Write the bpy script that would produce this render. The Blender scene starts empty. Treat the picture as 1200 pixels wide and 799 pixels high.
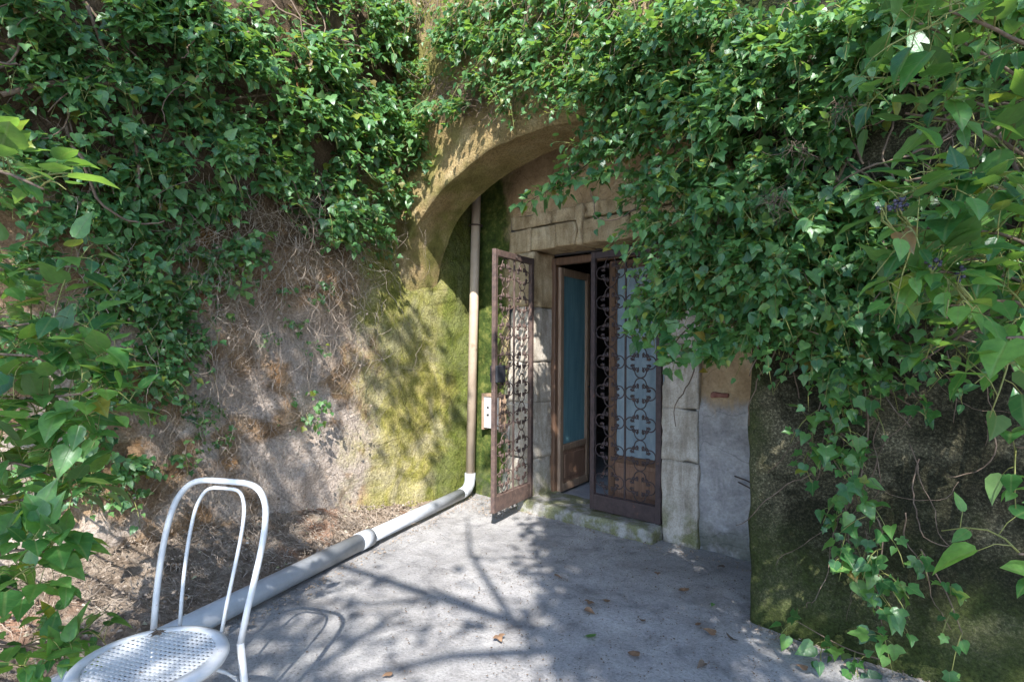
import bpy, bmesh, math, random
import numpy as np
from mathutils import Vector, Matrix

random.seed(7)
rng = np.random.default_rng(11)
scene = bpy.context.scene
COL = scene.collection

# ------------------------------------------------------------------ camera, sky, sun, exposure
YAW = math.radians(41.55)
F_PX = 670.0                      # focal length in pixels of the 1200 px wide picture
HOR = 405.0                       # pixel row of the horizon
CAM = np.array([4.063, -4.012, 1.45])
FWD = np.array([-math.sin(YAW), math.cos(YAW), 0.0])
RGT = np.array([math.cos(YAW), math.sin(YAW), 0.0])
cd = bpy.data.cameras.new('camera')
cd.sensor_width = 36.0
cd.lens = 36.0 * F_PX / 1200.0
cd.shift_y = (HOR - 399.5) / 1200.0
cd.clip_start = 0.05
cd.clip_end = 500
cam = bpy.data.objects.new('camera', cd)
COL.objects.link(cam)
cam.location = CAM
cam.rotation_euler = (math.radians(90), math.radians(-0.35), YAW)
scene.camera = cam

SUN_EL = math.radians(43)
SUN_TO = np.array([0.66, -0.75])   # horizontal direction towards the sun (behind the camera)
SUN_TO = SUN_TO / np.linalg.norm(SUN_TO)
w = bpy.data.worlds.new('World')
scene.world = w
w.use_nodes = True
wn = w.node_tree
bg = wn.nodes['Background']
sky = wn.nodes.new('ShaderNodeTexSky')
sky.sky_type = 'NISHITA'
sky.sun_disc = False
sky.ozone_density = 4.0
sky.sun_elevation = SUN_EL
sky.sun_rotation = math.atan2(SUN_TO[0], SUN_TO[1])
wn.links.new(sky.outputs[0], bg.inputs[0])
bg.inputs[1].default_value = 0.15
sd = bpy.data.lights.new('sun', 'SUN')
sd.energy = 4.7
sd.angle = math.radians(0.5)
sd.color = (1.0, 0.90, 0.78)
sun = bpy.data.objects.new('sun', sd)
COL.objects.link(sun)
to_sun = Vector((SUN_TO[0] * math.cos(SUN_EL), SUN_TO[1] * math.cos(SUN_EL), math.sin(SUN_EL)))
sun.rotation_euler = to_sun.to_track_quat('Z', 'Y').to_euler()
sun.location = to_sun * 20
scene.view_settings.view_transform = 'Standard'
scene.view_settings.look = 'None'
scene.view_settings.exposure = 1.55
scene.view_settings.gamma = 1.0
scene.view_settings.use_white_balance = True
scene.view_settings.white_balance_temperature = 5750
scene.view_settings.use_curve_mapping = False
scene.render.engine = 'CYCLES'
scene.cycles.max_bounces = 8
scene.cycles.transparent_max_bounces = 8
scene.cycles.use_denoising = True
scene.cycles.sample_clamp_indirect = 6.0


# ------------------------------------------------------------------ helpers
def ray(px, py):
    return FWD + (px - 600.0) / F_PX * RGT + np.array([0, 0, (HOR - py) / F_PX])

def at(px, py, depth):
    return CAM + depth * ray(px, py)

def on_x(px, py, x=0.0):
    r = ray(px, py); return CAM + r * ((x - CAM[0]) / r[0])

def on_y(px, py, y=0.0):
    r = ray(px, py); return CAM + r * ((y - CAM[1]) / r[1])

def on_z(px, py, z=0.0):
    r = ray(px, py); return CAM + r * ((z - CAM[2]) / r[2])

def cam_xy(x, y, z):
    """point given right / forward of the camera and height"""
    return CAM * np.array([1, 1, 0]) + x * RGT + y * FWD + np.array([0, 0, z])

def hash3(i, j, k, seed):
    h = (i * 374761393 + j * 668265263 + k * 2147483647 + seed * 1274126177) & 0xFFFFFFFF
    h = ((h ^ (h >> 13)) * 1274126177) & 0xFFFFFFFF
    h = ((h ^ (h >> 16)) * 2246822519) & 0xFFFFFFFF
    return ((h ^ (h >> 15)) & 0xFFFFFF) / float(0xFFFFFF) * 2 - 1

def vnoise(p, seed=0):
    p = np.asarray(p, float)
    i = np.floor(p).astype(np.int64)
    f = p - i
    f = f * f * (3 - 2 * f)
    r = 0
    for a in (0, 1):
        for b in (0, 1):
            for c in (0, 1):
                wgt = (f[..., 0] if a else 1 - f[..., 0]) * (f[..., 1] if b else 1 - f[..., 1]) * (f[..., 2] if c else 1 - f[..., 2])
                r = r + wgt * hash3(i[..., 0] + a, i[..., 1] + b, i[..., 2] + c, seed)
    return r

def fbm(p, freq=1.0, octaves=4, seed=0, gain=0.5):
    p = np.asarray(p, float) * freq
    a, r = 1.0, 0
    for o in range(octaves):
        r = r + a * vnoise(p + 13.7 * o, seed + o)
        p = p * 2.03
        a *= gain
    return r

def mesh_obj(name, verts, faces, material, parent=None, smooth=False, uvs=None):
    me = bpy.data.meshes.new(name)
    me.from_pydata([tuple(v) for v in verts], [], [tuple(f) for f in faces])
    me.update()
    if smooth:
        me.polygons.foreach_set('use_smooth', np.ones(len(me.polygons), dtype=bool))
    me.materials.append(material)
    o = bpy.data.objects.new(name, me)
    COL.objects.link(o)
    if parent is not None:
        o.parent = parent
    return o

def bm_obj(name, bm, material, parent=None, smooth=False):
    me = bpy.data.meshes.new(name)
    bmesh.ops.recalc_face_normals(bm, faces=bm.faces)
    bm.to_mesh(me); bm.free()
    if smooth:
        me.polygons.foreach_set('use_smooth', np.ones(len(me.polygons), dtype=bool))
    me.materials.append(material)
    o = bpy.data.objects.new(name, me)
    COL.objects.link(o)
    if parent is not None:
        o.parent = parent
    return o

def empty(name, loc, rz=0.0):
    o = bpy.data.objects.new(name, None)
    o.empty_display_size = 0.1
    COL.objects.link(o)
    o.location = loc
    o.rotation_euler = (0, 0, rz)
    return o

def tag(o, label=None, cat=None, group=None, kind=None):
    if label: o['label'] = label
    if cat: o['category'] = cat
    if group: o['group'] = group
    if kind: o['kind'] = kind
    return o

def grid_faces(nu, nv, off=0, flip=False):
    i, j = np.meshgrid(np.arange(nu - 1), np.arange(nv - 1), indexing='ij')
    a = (i * nv + j).ravel() + off
    q = np.stack([a, a + nv, a + nv + 1, a + 1], 1)
    if flip:
        q = q[:, ::-1]
    return q.tolist()

def relief(name, origin, U, V, nu, nv, normal, amp, freq, material, parent=None, seed=0, octaves=5, extra=None):
    """a wall face: a fine grid pushed in and out along its normal"""
    origin, U, V, normal = map(lambda a: np.array(a, float), (origin, U, V, normal))
    u, v = np.meshgrid(np.linspace(0, 1, nu), np.linspace(0, 1, nv), indexing='ij')
    P = origin + u[..., None] * U + v[..., None] * V
    d = amp * fbm(P, freq, octaves, seed)
    if extra is not None:
        d = d + extra(P)
    P = P + d[..., None] * normal
    flip = np.dot(np.cross(U, V), normal) < 0
    return mesh_obj(name, P.reshape(-1, 3), grid_faces(nu, nv, 0, flip), material, parent, smooth=True)

def tube_geo(pts, rad, sides=5, closed=False):
    pts = [Vector(p) for p in pts]
    n = len(pts)
    if not hasattr(rad, '__len__'):
        rad = [rad] * n
    rad = [float(r_) for r_ in rad]
    vs, fs = [], []
    t0 = (pts[1] - pts[0]).normalized()
    ref = Vector((0, 0, 1)) if abs(t0.z) < 0.9 else Vector((1, 0, 0))
    a = t0.cross(ref).normalized()
    for i, p in enumerate(pts):
        if closed:
            t = (pts[(i + 1) % n] - pts[i - 1]).normalized()
        elif i == 0:
            t = t0
        elif i == n - 1:
            t = (pts[i] - pts[i - 1]).normalized()
        else:
            t = (pts[i + 1] - pts[i - 1]).normalized()
        a = a - t * a.dot(t)
        a = a.normalized() if a.length > 1e-6 else t.orthogonal().normalized()
        b = t.cross(a)
        for k in range(sides):
            g = 2 * math.pi * k / sides
            vs.append(p + rad[i] * (math.cos(g) * a + math.sin(g) * b))
    m = n if closed else n - 1
    for i in range(m):
        for k in range(sides):
            k2 = (k + 1) % sides
            i2 = (i + 1) % n
            fs.append((i * sides + k, i * sides + k2, i2 * sides + k2, i2 * sides + k))
    if not closed:
        fs.append(tuple(range(sides - 1, -1, -1)))
        fs.append(tuple((n - 1) * sides + k for k in range(sides)))
    return vs, fs

class Geo:
    def __init__(self):
        self.v, self.f = [], []
    def add(self, vs, fs):
        o = len(self.v)
        self.v.extend(vs)
        self.f.extend([tuple(i + o for i in f) for f in fs])
    def tube(self, pts, rad, sides=5, closed=False):
        self.add(*tube_geo(pts, rad, sides, closed))
    def box(self, lo, hi):
        x0, y0, z0 = lo; x1, y1, z1 = hi
        self.add([Vector(p) for p in ((x0,y0,z0),(x1,y0,z0),(x1,y1,z0),(x0,y1,z0),(x0,y0,z1),(x1,y0,z1),(x1,y1,z1),(x0,y1,z1))],
                 [(0,3,2,1),(4,5,6,7),(0,1,5,4),(1,2,6,5),(2,3,7,6),(3,0,4,7)])
    def build(self, name, material, parent=None, smooth=False):
        return mesh_obj(name, self.v, self.f, material, parent, smooth)

def bar(name, lo, hi, material, parent, bev=0.004):
    """a bevelled bar"""
    bm = bmesh.new()
    bmesh.ops.create_cube(bm, size=1)
    lo, hi = Vector(lo), Vector(hi)
    for v in bm.verts:
        v.co = Vector(((lo[i] + hi[i]) / 2 + v.co[i] * (hi[i] - lo[i])) for i in range(3))
    if bev:
        bmesh.ops.bevel(bm, geom=bm.edges[:], offset=bev, segments=1, affect='EDGES')
    return bm_obj(name, bm, material, parent)

def stone(name, lo, hi, material, parent, seed=0, rnd=0.012, amp=0.006, cuts=7):
    """a hewn block: rounded, slightly uneven"""
    bm = bmesh.new()
    bmesh.ops.create_cube(bm, size=1)
    bmesh.ops.subdivide_edges(bm, edges=bm.edges[:], cuts=cuts, use_grid_fill=True)
    lo, hi = np.array(lo, float), np.array(hi, float)
    c, h = (lo + hi) / 2, (hi - lo) / 2
    P = np.array([v.co[:] for v in bm.verts]) * 2
    P = np.sign(P) * np.abs(P) ** 0.7 * h
    inner = np.clip(P, -(h - rnd), h - rnd)
    dv = P - inner
    ln = np.linalg.norm(dv, axis=1, keepdims=True)
    P = np.where(ln > 1e-9, inner + dv / np.maximum(ln, 1e-9) * rnd, P)
    W = P + c
    D = np.stack([fbm(W + 31 * k, 7.0, 4, seed + 5 * k) for k in range(3)], 1) * amp
    chip = np.clip(fbm(W, 5.0, 3, seed + 40) - 0.45, 0, 1)[:, None] * np.clip(1 - np.partition(h - np.abs(P), 1, axis=1)[:, 1:2] / 0.05, 0, 1)
    D = D - np.sign(P) * chip * 0.05
    W = W + D
    for v, p in zip(bm.verts, W):
        v.co = p
    return bm_obj(name, bm, material, parent, smooth=True)


# ------------------------------------------------------------------ materials
class M:
    def __init__(self, name):
        self.m = bpy.data.materials.new(name)
        self.m.use_nodes = True
        self.nt = self.m.node_tree
        self.b = self.nt.nodes['Principled BSDF']
        self.out = self.nt.nodes['Material Output']
        self._pos = None
    def n(self, t, **kw):
        nd = self.nt.nodes.new(t)
        for k, v in kw.items():
            setattr(nd, k, v)
        return nd
    def link(self, a, b):
        self.nt.links.new(a, b)
    @property
    def pos(self):
        if self._pos is None:
            self._pos = self.n('ShaderNodeNewGeometry').outputs['Position']
        return self._pos
    def objco(self):
        return self.n('ShaderNodeTexCoord').outputs['Object']
    def scaled(self, co, s):
        mp = self.n('ShaderNodeMapping')
        mp.inputs['Scale'].default_value = s
        self.link(co, mp.inputs[0])
        return mp.outputs[0]
    def noise(self, scale, detail=6, rough=0.6, co=None, dist=0.0):
        nd = self.n('ShaderNodeTexNoise')
        nd.inputs['Scale'].default_value = scale
        nd.inputs['Detail'].default_value = detail
        nd.inputs['Roughness'].default_value = rough
        nd.inputs['Distortion'].default_value = dist
        self.link(co if co is not None else self.pos, nd.inputs['Vector'])
        return nd.outputs[0]
    def voro(self, scale, feature='F1', co=None, rnd=1.0):
        nd = self.n('ShaderNodeTexVoronoi', feature=feature)
        nd.inputs['Scale'].default_value = scale
        nd.inputs['Randomness'].default_value = rnd
        self.link(co if co is not None else self.pos, nd.inputs['Vector'])
        return nd.outputs[0]
    def ramp(self, fac, stops):
        nd = self.n('ShaderNodeValToRGB')
        cr = nd.color_ramp
        while len(cr.elements) < len(stops):
            cr.elements.new(0.5)
        for e, (p, c) in zip(cr.elements, stops):
            e.position = p
            if not hasattr(c, '__len__'):
                c = (c, c, c)
            e.color = (*c, 1)
        self.link(fac, nd.inputs[0])
        return nd.outputs[0]
    def mix(self, fac, a, b, blend='MIX'):
        nd = self.n('ShaderNodeMix', data_type='RGBA', blend_type=blend)
        for s, v in ((0, fac), (6, a), (7, b)):
            if hasattr(v, 'is_output'):
                self.link(v, nd.inputs[s])
            elif s == 0:
                nd.inputs[0].default_value = v
            else:
                nd.inputs[s].default_value = (*v, 1)
        return nd.outputs[2]
    def math(self, op, a, b=None, clamp=False):
        nd = self.n('ShaderNodeMath', operation=op, use_clamp=clamp)
        for i, v in enumerate((a, b)):
            if v is None:
                continue
            if hasattr(v, 'is_output'):
                self.link(v, nd.inputs[i])
            else:
                nd.inputs[i].default_value = v
        return nd.outputs[0]
    def axis(self, k, co=None):
        nd = self.n('ShaderNodeSeparateXYZ')
        self.link(co if co is not None else self.pos, nd.inputs[0])
        return nd.outputs[k]
    def mrange(self, v, a, b, c=0.0, d=1.0):
        nd = self.n('ShaderNodeMapRange')
        nd.interpolation_type = 'SMOOTHSTEP'
        self.link(v, nd.inputs[0])
        for i, x in enumerate((a, b, c, d)):
            nd.inputs[i + 1].default_value = x
        return nd.outputs[0]
    def bump(self, h, strength=0.5, dist=0.02):
        nd = self.n('ShaderNodeBump')
        nd.inputs['Strength'].default_value = strength
        nd.inputs['Distance'].default_value = dist
        self.link(h, nd.inputs['Height'])
        self.link(nd.outputs[0], self.b.inputs['Normal'])
    def done(self, col, rough=0.9, spec=0.3, metal=0.0):
        if hasattr(col, 'is_output'):
            self.link(col, self.b.inputs['Base Color'])
        else:
            self.b.inputs['Base Color'].default_value = (*col, 1)
        if hasattr(rough, 'is_output'):
            self.link(rough, self.b.inputs['Roughness'])
        else:
            self.b.inputs['Roughness'].default_value = rough
        self.b.inputs['Specular IOR Level'].default_value = spec
        self.b.inputs['Metallic'].default_value = metal
        return self.m

def m_earth_wall():
    k = M('earth_wall')
    big = k.noise(1.3, 5, 0.6)
    mid = k.noise(5.0, 8, 0.65, dist=0.4)
    fine = k.noise(38, 6, 0.7)
    c = k.ramp(mid, [(0.25, (0.13, 0.085, 0.05)), (0.45, (0.24, 0.155, 0.085)), (0.6, (0.33, 0.235, 0.145)), (0.78, (0.44, 0.36, 0.27))])
    plaster = k.ramp(fine, [(0.3, (0.36, 0.29, 0.225)), (0.7, (0.53, 0.45, 0.37))])
    z = k.axis(2); y = k.axis(1)
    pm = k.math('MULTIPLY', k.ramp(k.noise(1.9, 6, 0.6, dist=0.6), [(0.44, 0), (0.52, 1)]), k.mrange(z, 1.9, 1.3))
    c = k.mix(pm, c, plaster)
    c = k.mix(k.mrange(k.math('ADD', z, k.math('MULTIPLY', k.math('SUBTRACT', big, 0.5), 1.5)), 1.9, 2.5), c, k.ramp(mid, [(0.3, (0.055, 0.038, 0.024)), (0.7, (0.17, 0.12, 0.075))]))  # upper wall: dark humus brown, with the shade behind the ivy put into the colour
    orange = k.ramp(k.noise(2.6, 4, 0.6), [(0.60, 0), (0.68, 1)])
    c = k.mix(k.math('MULTIPLY', orange, 0.6), c, (0.36, 0.19, 0.07))
    # moss spreads over the part of the wall beneath and beside the arch
    mossco = k.ramp(k.noise(9, 8, 0.7), [(0.3, (0.13, 0.125, 0.025)), (0.48, (0.29, 0.265, 0.060)), (0.66, (0.46, 0.39, 0.14))])
    green = k.ramp(k.noise(14, 8, 0.7), [(0.35, (0.045, 0.075, 0.012)), (0.65, (0.12, 0.16, 0.025))])
    mossco = k.mix(k.ramp(k.noise(2.7, 8, 0.7, dist=0.8), [(0.45, 0), (0.62, 0.85)]), mossco, k.ramp(fine, [(0.3, (0.34, 0.29, 0.15)), (0.7, (0.52, 0.46, 0.28))]))
    gm = k.mrange(k.math('ADD', y, k.math('MULTIPLY', k.math('SUBTRACT', big, 0.5), 1.2)), -0.62, -0.35)
    gm = k.math('MAXIMUM', gm, k.math('MULTIPLY', k.mrange(k.math('ADD', z, k.math('MULTIPLY', k.math('SUBTRACT', big, 0.5), 1.6)), 0.9, 1.7), 0.5))
    mossco = k.mix(k.math('MULTIPLY', gm, 0.75), mossco, green)
    edge = k.math('ADD', y, k.math('MULTIPLY', k.math('SUBTRACT', k.noise(3.2, 6, 0.65), 0.5), 1.3))
    edge = k.math('ADD', edge, k.math('MULTIPLY', k.math('SUBTRACT', fine, 0.5), 0.5))
    mm = k.mrange(edge, -1.55, -1.05)
    mm = k.math('MULTIPLY', mm, k.mrange(z, 3.2, 2.5))
    c = k.mix(mm, c, mossco)
    dirt = k.ramp(k.noise(70, 4, 0.7), [(0.35, 0.55), (0.6, 1.0)])
    c = k.mix(1.0, c, dirt, 'MULTIPLY')
    crack = k.ramp(k.voro(1.7, 'DISTANCE_TO_EDGE', k.mix(0.12, k.pos, k.n('ShaderNodeTexNoise').outputs[1])), [(0.0, 0.35), (0.012, 1.0)])
    c = k.mix(0.55, c, crack, 'MULTIPLY')
    h = k.math('ADD', k.math('MULTIPLY', mid, 1.0), k.math('MULTIPLY', fine, 0.35))
    k.bump(h, 0.9, 0.05)
    return k.done(c, 0.95, 0.15)

def m_arch():
    k = M('ochre_render')
    mid = k.noise(4, 8, 0.65, dist=0.3)
    fine = k.noise(60, 6, 0.75)
    c = k.ramp(mid, [(0.3, (0.24, 0.17, 0.075)), (0.5, (0.39, 0.285, 0.13)), (0.7, (0.53, 0.42, 0.23))])
    sp = k.ramp(fine, [(0.33, (0.45, 0.45, 0.45)), (0.55, (1, 1, 1)), (0.75, (1.15, 1.15, 1.12))])
    c = k.mix(1.0, c, sp, 'MULTIPLY')
    x = k.axis(0); z = k.axis(2)
    moss = k.ramp(k.noise(7, 7, 0.7), [(0.35, (0.12, 0.11, 0.03)), (0.65, (0.26, 0.24, 0.07))])
    mm = k.math('MULTIPLY', k.mrange(x, 1.6, 0.2), k.ramp(k.noise(3, 5, 0.6), [(0.42, 0), (0.6, 1)]))
    c = k.mix(mm, c, moss)
    # the right pier: dark lichen-flecked roughcast
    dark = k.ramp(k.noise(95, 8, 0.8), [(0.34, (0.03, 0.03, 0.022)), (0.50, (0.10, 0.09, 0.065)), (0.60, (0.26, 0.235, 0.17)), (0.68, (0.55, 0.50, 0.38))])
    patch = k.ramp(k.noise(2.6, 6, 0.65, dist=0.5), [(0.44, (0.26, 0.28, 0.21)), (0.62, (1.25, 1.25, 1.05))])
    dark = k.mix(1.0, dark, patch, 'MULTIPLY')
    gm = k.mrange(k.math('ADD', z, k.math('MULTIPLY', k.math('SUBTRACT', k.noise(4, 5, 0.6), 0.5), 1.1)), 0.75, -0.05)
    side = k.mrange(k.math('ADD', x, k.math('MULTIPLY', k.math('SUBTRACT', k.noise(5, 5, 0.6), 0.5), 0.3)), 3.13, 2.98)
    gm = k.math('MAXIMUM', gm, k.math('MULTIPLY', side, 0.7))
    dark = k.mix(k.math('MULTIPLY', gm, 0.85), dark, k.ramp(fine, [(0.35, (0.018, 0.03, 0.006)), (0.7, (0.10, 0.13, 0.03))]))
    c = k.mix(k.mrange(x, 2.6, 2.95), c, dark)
    k.bump(k.math('ADD', fine, k.math('MULTIPLY', mid, 1.2)), 1.0, 0.025)
    return k.done(c, 0.95, 0.15)

def m_door_wall():
    k = M('old_plaster')
    mid = k.noise(3.2, 8, 0.62, dist=0.5)
    fine = k.noise(45, 6, 0.7)
    x = k.axis(0); z = k.axis(2)
    grey = k.ramp(k.noise(4.2, 8, 0.66, dist=0.7), [(0.3, (0.23, 0.215, 0.20)), (0.5, (0.38, 0.36, 0.335)), (0.66, (0.54, 0.505, 0.46))])
    ochre = k.ramp(mid, [(0.3, (0.27, 0.185, 0.10)), (0.5, (0.42, 0.30, 0.165)), (0.7, (0.56, 0.44, 0.27))])
    f = k.mrange(k.math('ADD', z, k.math('MULTIPLY', k.math('SUBTRACT', mid, 0.5), 0.5)), 0.98, 1.10)
    c = k.mix(f, grey, ochre)
    green = k.ramp(k.noise(12, 8, 0.7), [(0.3, (0.02, 0.035, 0.008)), (0.5, (0.055, 0.08, 0.014)), (0.68, (0.16, 0.17, 0.04))])
    gm = k.mrange(k.math('ADD', x, k.math('MULTIPLY', k.math('SUBTRACT', k.noise(4, 6, 0.6), 0.5), 0.5)), 0.55, 0.36)
    c = k.mix(gm, c, green)
    low = k.math('MULTIPLY', k.mrange(z, 0.35, 0.0), k.ramp(k.noise(5, 6, 0.6), [(0.45, 0), (0.55, 1)]))
    c = k.mix(k.math('MULTIPLY', low, 0.7), c, (0.10, 0.105, 0.06))
    crack = k.ramp(k.voro(2.3, 'DISTANCE_TO_EDGE', k.mix(0.1, k.pos, k.n('ShaderNodeTexNoise').outputs[1])), [(0.0, 0.3), (0.009, 1.0)])
    c = k.mix(0.45, c, crack, 'MULTIPLY')
    sp = k.ramp(fine, [(0.3, (0.72, 0.72, 0.72)), (0.6, (1.05, 1.05, 1.05))])
    c = k.mix(1.0, c, sp, 'MULTIPLY')
    k.bump(k.math('ADD', k.math('MULTIPLY', fine, 0.4), mid), 0.8, 0.03)
    return k.done(c, 0.92, 0.2)

def m_stone(name, a, b, cc, moss=True):
    k = M(name)
    mid = k.noise(6, 8, 0.65, dist=0.4)
    fine = k.noise(80, 5, 0.7)
    c = k.ramp(mid, [(0.28, a), (0.5, b), (0.72, cc)])
    sp = k.ramp(fine, [(0.3, (0.65, 0.64, 0.62)), (0.55, (1, 1, 1))])
    c = k.mix(1.0, c, sp, 'MULTIPLY')
    streak = k.ramp(k.noise(5, 6, 0.7, k.scaled(k.pos, (2.2, 2.2, 0.35)), 0.6), [(0.40, (0.58, 0.55, 0.50)), (0.56, (1.0, 1.0, 1.0))])
    c = k.mix(0.75, c, streak, 'MULTIPLY')
    pit = k.ramp(k.voro(34, 'F1'), [(0.05, 0.5), (0.14, 1.0)])
    c = k.mix(k.ramp(k.noise(9, 4, 0.6), [(0.5, 0.0), (0.62, 0.7)]), c, k.mix(1.0, c, pit, 'MULTIPLY'))
    if moss:
        z = k.axis(2)
        mk = k.math('MULTIPLY', k.mrange(z, 0.42, 0.02), k.ramp(k.noise(8, 6, 0.6), [(0.44, 0), (0.56, 1)]))
        c = k.mix(k.math('MULTIPLY', mk, 0.85), c, k.ramp(fine, [(0.3, (0.09, 0.10, 0.03)), (0.7, (0.22, 0.22, 0.09))]))
    k.bump(k.math('ADD', mid, k.math('MULTIPLY', fine, 0.4)), 0.6, 0.015)
    return k.done(c, 0.9, 0.2)

def m_concrete():
    k = M('concrete_ground')
    big = k.noise(0.9, 6, 0.6, dist=0.6)
    mid = k.noise(6, 8, 0.68, dist=0.3)
    fine = k.noise(75, 7, 0.8)
    c = k.ramp(big, [(0.3, (0.235, 0.23, 0.222)), (0.5, (0.325, 0.316, 0.302)), (0.7, (0.41, 0.397, 0.375))])
    c = k.mix(1.0, c, k.ramp(mid, [(0.28, (0.50, 0.50, 0.51)), (0.45, (0.92, 0.91, 0.90)), (0.7, (1.12, 1.11, 1.08))]), 'MULTIPLY')
    c = k.mix(1.0, c, k.ramp(fine, [(0.32, (0.40, 0.40, 0.40)), (0.45, (0.92, 0.92, 0.92)), (0.66, (1.25, 1.25, 1.25))]), 'MULTIPLY')
    spots = k.ramp(k.voro(26, 'F1'), [(0.0, 0.25), (0.10, 0.35), (0.16, 1.0)])
    c = k.mix(k.ramp(k.noise(3.3, 4, 0.6), [(0.48, 0.0), (0.62, 0.8)]), c, k.mix(1.0, c, spots, 'MULTIPLY'))
    stain = k.ramp(k.noise(2.2, 7, 0.7, dist=1.2), [(0.36, (0.62, 0.61, 0.60)), (0.52, (1.0, 1.0, 1.0))])
    c = k.mix(0.8, c, stain, 'MULTIPLY')
    pale = k.ramp(k.noise(30, 6, 0.8), [(0.60, 0), (0.72, 0.55)])
    c = k.mix(pale, c, (0.48, 0.47, 0.455))
    k.bump(k.math('ADD', k.math('MULTIPLY', fine, 0.5), mid), 0.8, 0.025)
    return k.done(c, 0.9, 0.25)

def m_soil():
    k = M('soil')
    mid = k.noise(7, 8, 0.7, dist=0.5)
    fine = k.noise(60, 6, 0.75)
    c = k.ramp(mid, [(0.3, (0.13, 0.095, 0.065)), (0.5, (0.28, 0.22, 0.16)), (0.68, (0.46, 0.39, 0.31))])
    c = k.mix(1.0, c, k.ramp(fine, [(0.3, (0.45, 0.44, 0.42)), (0.6, (1.1, 1.1, 1.1))]), 'MULTIPLY')
    rm = k.ramp(k.noise(2.1, 4, 0.6), [(0.58, 0), (0.68, 1)])
    c = k.mix(k.math('MULTIPLY', rm, 0.6), c, (0.36, 0.18, 0.10))
    k.bump(k.math('ADD', mid, k.math('MULTIPLY', fine, 0.6)), 1.0, 0.04)
    return k.done(c, 0.97, 0.1)

def m_simple(name, a, b, scale=12, rough=0.6, spec=0.4, bump=0.2, metal=0.0, world=True, rust=None, stretch=None):
    k = M(name)
    co = k.pos if world else k.objco()
    if stretch:
        co = k.scaled(co, stretch)
    f = k.noise(scale, 7, 0.65, co)
    c = k.ramp(f, [(0.3, a), (0.68, b)])
    if rust:
        c = k.mix(k.ramp(k.noise(rust[1], 7, 0.7, co), [(rust[2], 0), (rust[2] + 0.07, 1)]), c, rust[0])
    if bump:
        k.bump(f, bump, 0.006)
    return k.done(c, rough, spec, metal)

def m_leaf(name, dark, mid, light, yellow=(0.20, 0.24, 0.035), young=0.12, trans=0.42, rough=0.36):
    """ivy blade: colour differs leaf by leaf, pale veins from the leaf's own uv, light shines through"""
    k = M(name)
    isl = k.n('ShaderNodeNewGeometry').outputs['Random Per Island']
    ob = k.n('ShaderNodeObjectInfo').outputs['Random']
    r = k.math('FRACT', k.math('ADD', isl, k.math('MULTIPLY', ob, 7.31)))
    c = k.ramp(r, [(0.0, dark), (0.4, mid), (0.8, light), (0.955, light), (0.975, yellow), (0.99, yellow), (1.0, (0.20, 0.12, 0.05))])
    uv = k.n('ShaderNodeTexCoord').outputs['UV']
    sx, sy = k.axis(0, uv), k.axis(1, uv)
    ax = k.math('ABSOLUTE', k.math('SUBTRACT', sx, 0.5))
    rib = k.mrange(ax, 0.035, 0.008)
    sv = k.math('ABSOLUTE', k.math('SUBTRACT', k.math('FRACT', k.math('MULTIPLY', k.math('SUBTRACT', sy, k.math('MULTIPLY', ax, 0.9)), 4.0)), 0.5))
    side = k.mrange(sv, 0.07, 0.01)
    vein = k.math('MAXIMUM', rib, k.math('MULTIPLY', side, 0.45))
    c = k.mix(k.math('MULTIPLY', vein, 0.4), c, (0.16, 0.22, 0.09))
    mott = k.noise(60, 3, 0.6)
    c = k.mix(1.0, c, k.ramp(mott, [(0.3, (0.78, 0.8, 0.8)), (0.7, (1.12, 1.1, 1.05))]), 'MULTIPLY')
    back = k.n('ShaderNodeNewGeometry').outputs['Backfacing']
    c = k.mix(k.math('MULTIPLY', back, 0.45), c, (0.11, 0.16, 0.07))
    k.done(c, rough, 0.5)
    k.bump(k.math('ADD', k.math('MULTIPLY', vein, -0.6), mott), 0.3, 0.004)
    tr = k.n('ShaderNodeBsdfTranslucent')
    tc = k.mix(1.0, c, (2.3, 2.2, 0.7), 'MULTIPLY')
    k.link(tc, tr.inputs[0])
    mx = k.n('ShaderNodeMixShader')
    mx.inputs[0].default_value = trans
    k.link(k.b.outputs[0], mx.inputs[1]); k.link(tr.outputs[0], mx.inputs[2])
    k.link(mx.outputs[0], k.out.inputs[0])
    return k.m

MAT = {}
MAT['earth'] = m_earth_wall()
MAT['arch'] = m_arch()
MAT['plaster'] = m_door_wall()
MAT['limestone'] = m_stone('limestone', (0.34, 0.30, 0.235), (0.50, 0.45, 0.37), (0.62, 0.57, 0.48))
MAT['ochre_stone'] = m_stone('ochre_stone', (0.31, 0.225, 0.12), (0.50, 0.385, 0.225), (0.63, 0.52, 0.34), moss=False)
MAT['step'] = m_stone('step_stone', (0.24, 0.235, 0.21), (0.36, 0.35, 0.31), (0.48, 0.46, 0.41))
MAT['brick'] = m_simple('brick', (0.15, 0.055, 0.04), (0.34, 0.17, 0.12), 24, 0.9, 0.2, 0.5)
MAT['concrete'] = m_concrete()
MAT['soil'] = m_soil()
MAT['iron'] = m_simple('rusty_brown_iron', (0.030, 0.022, 0.021), (0.075, 0.050, 0.046), 25, 0.6, 0.4, 0.4, 0.0, True, ((0.19, 0.085, 0.045), 9, 0.60))
MAT['iron_worn'] = m_simple('flaking_brown_iron', (0.05, 0.035, 0.03), (0.13, 0.085, 0.065), 25, 0.65, 0.4, 0.4, 0.0, True, ((0.50, 0.44, 0.37), 16, 0.64))
MAT['black'] = m_simple('black_iron', (0.012, 0.013, 0.016), (0.035, 0.037, 0.042), 20, 0.45, 0.5, 0.1)
MAT['wood'] = m_simple('varnished_wood', (0.085, 0.048, 0.028), (0.18, 0.105, 0.062), 6, 0.5, 0.4, 0.3, 0.0, True, None, (9, 9, 0.8))
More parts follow.
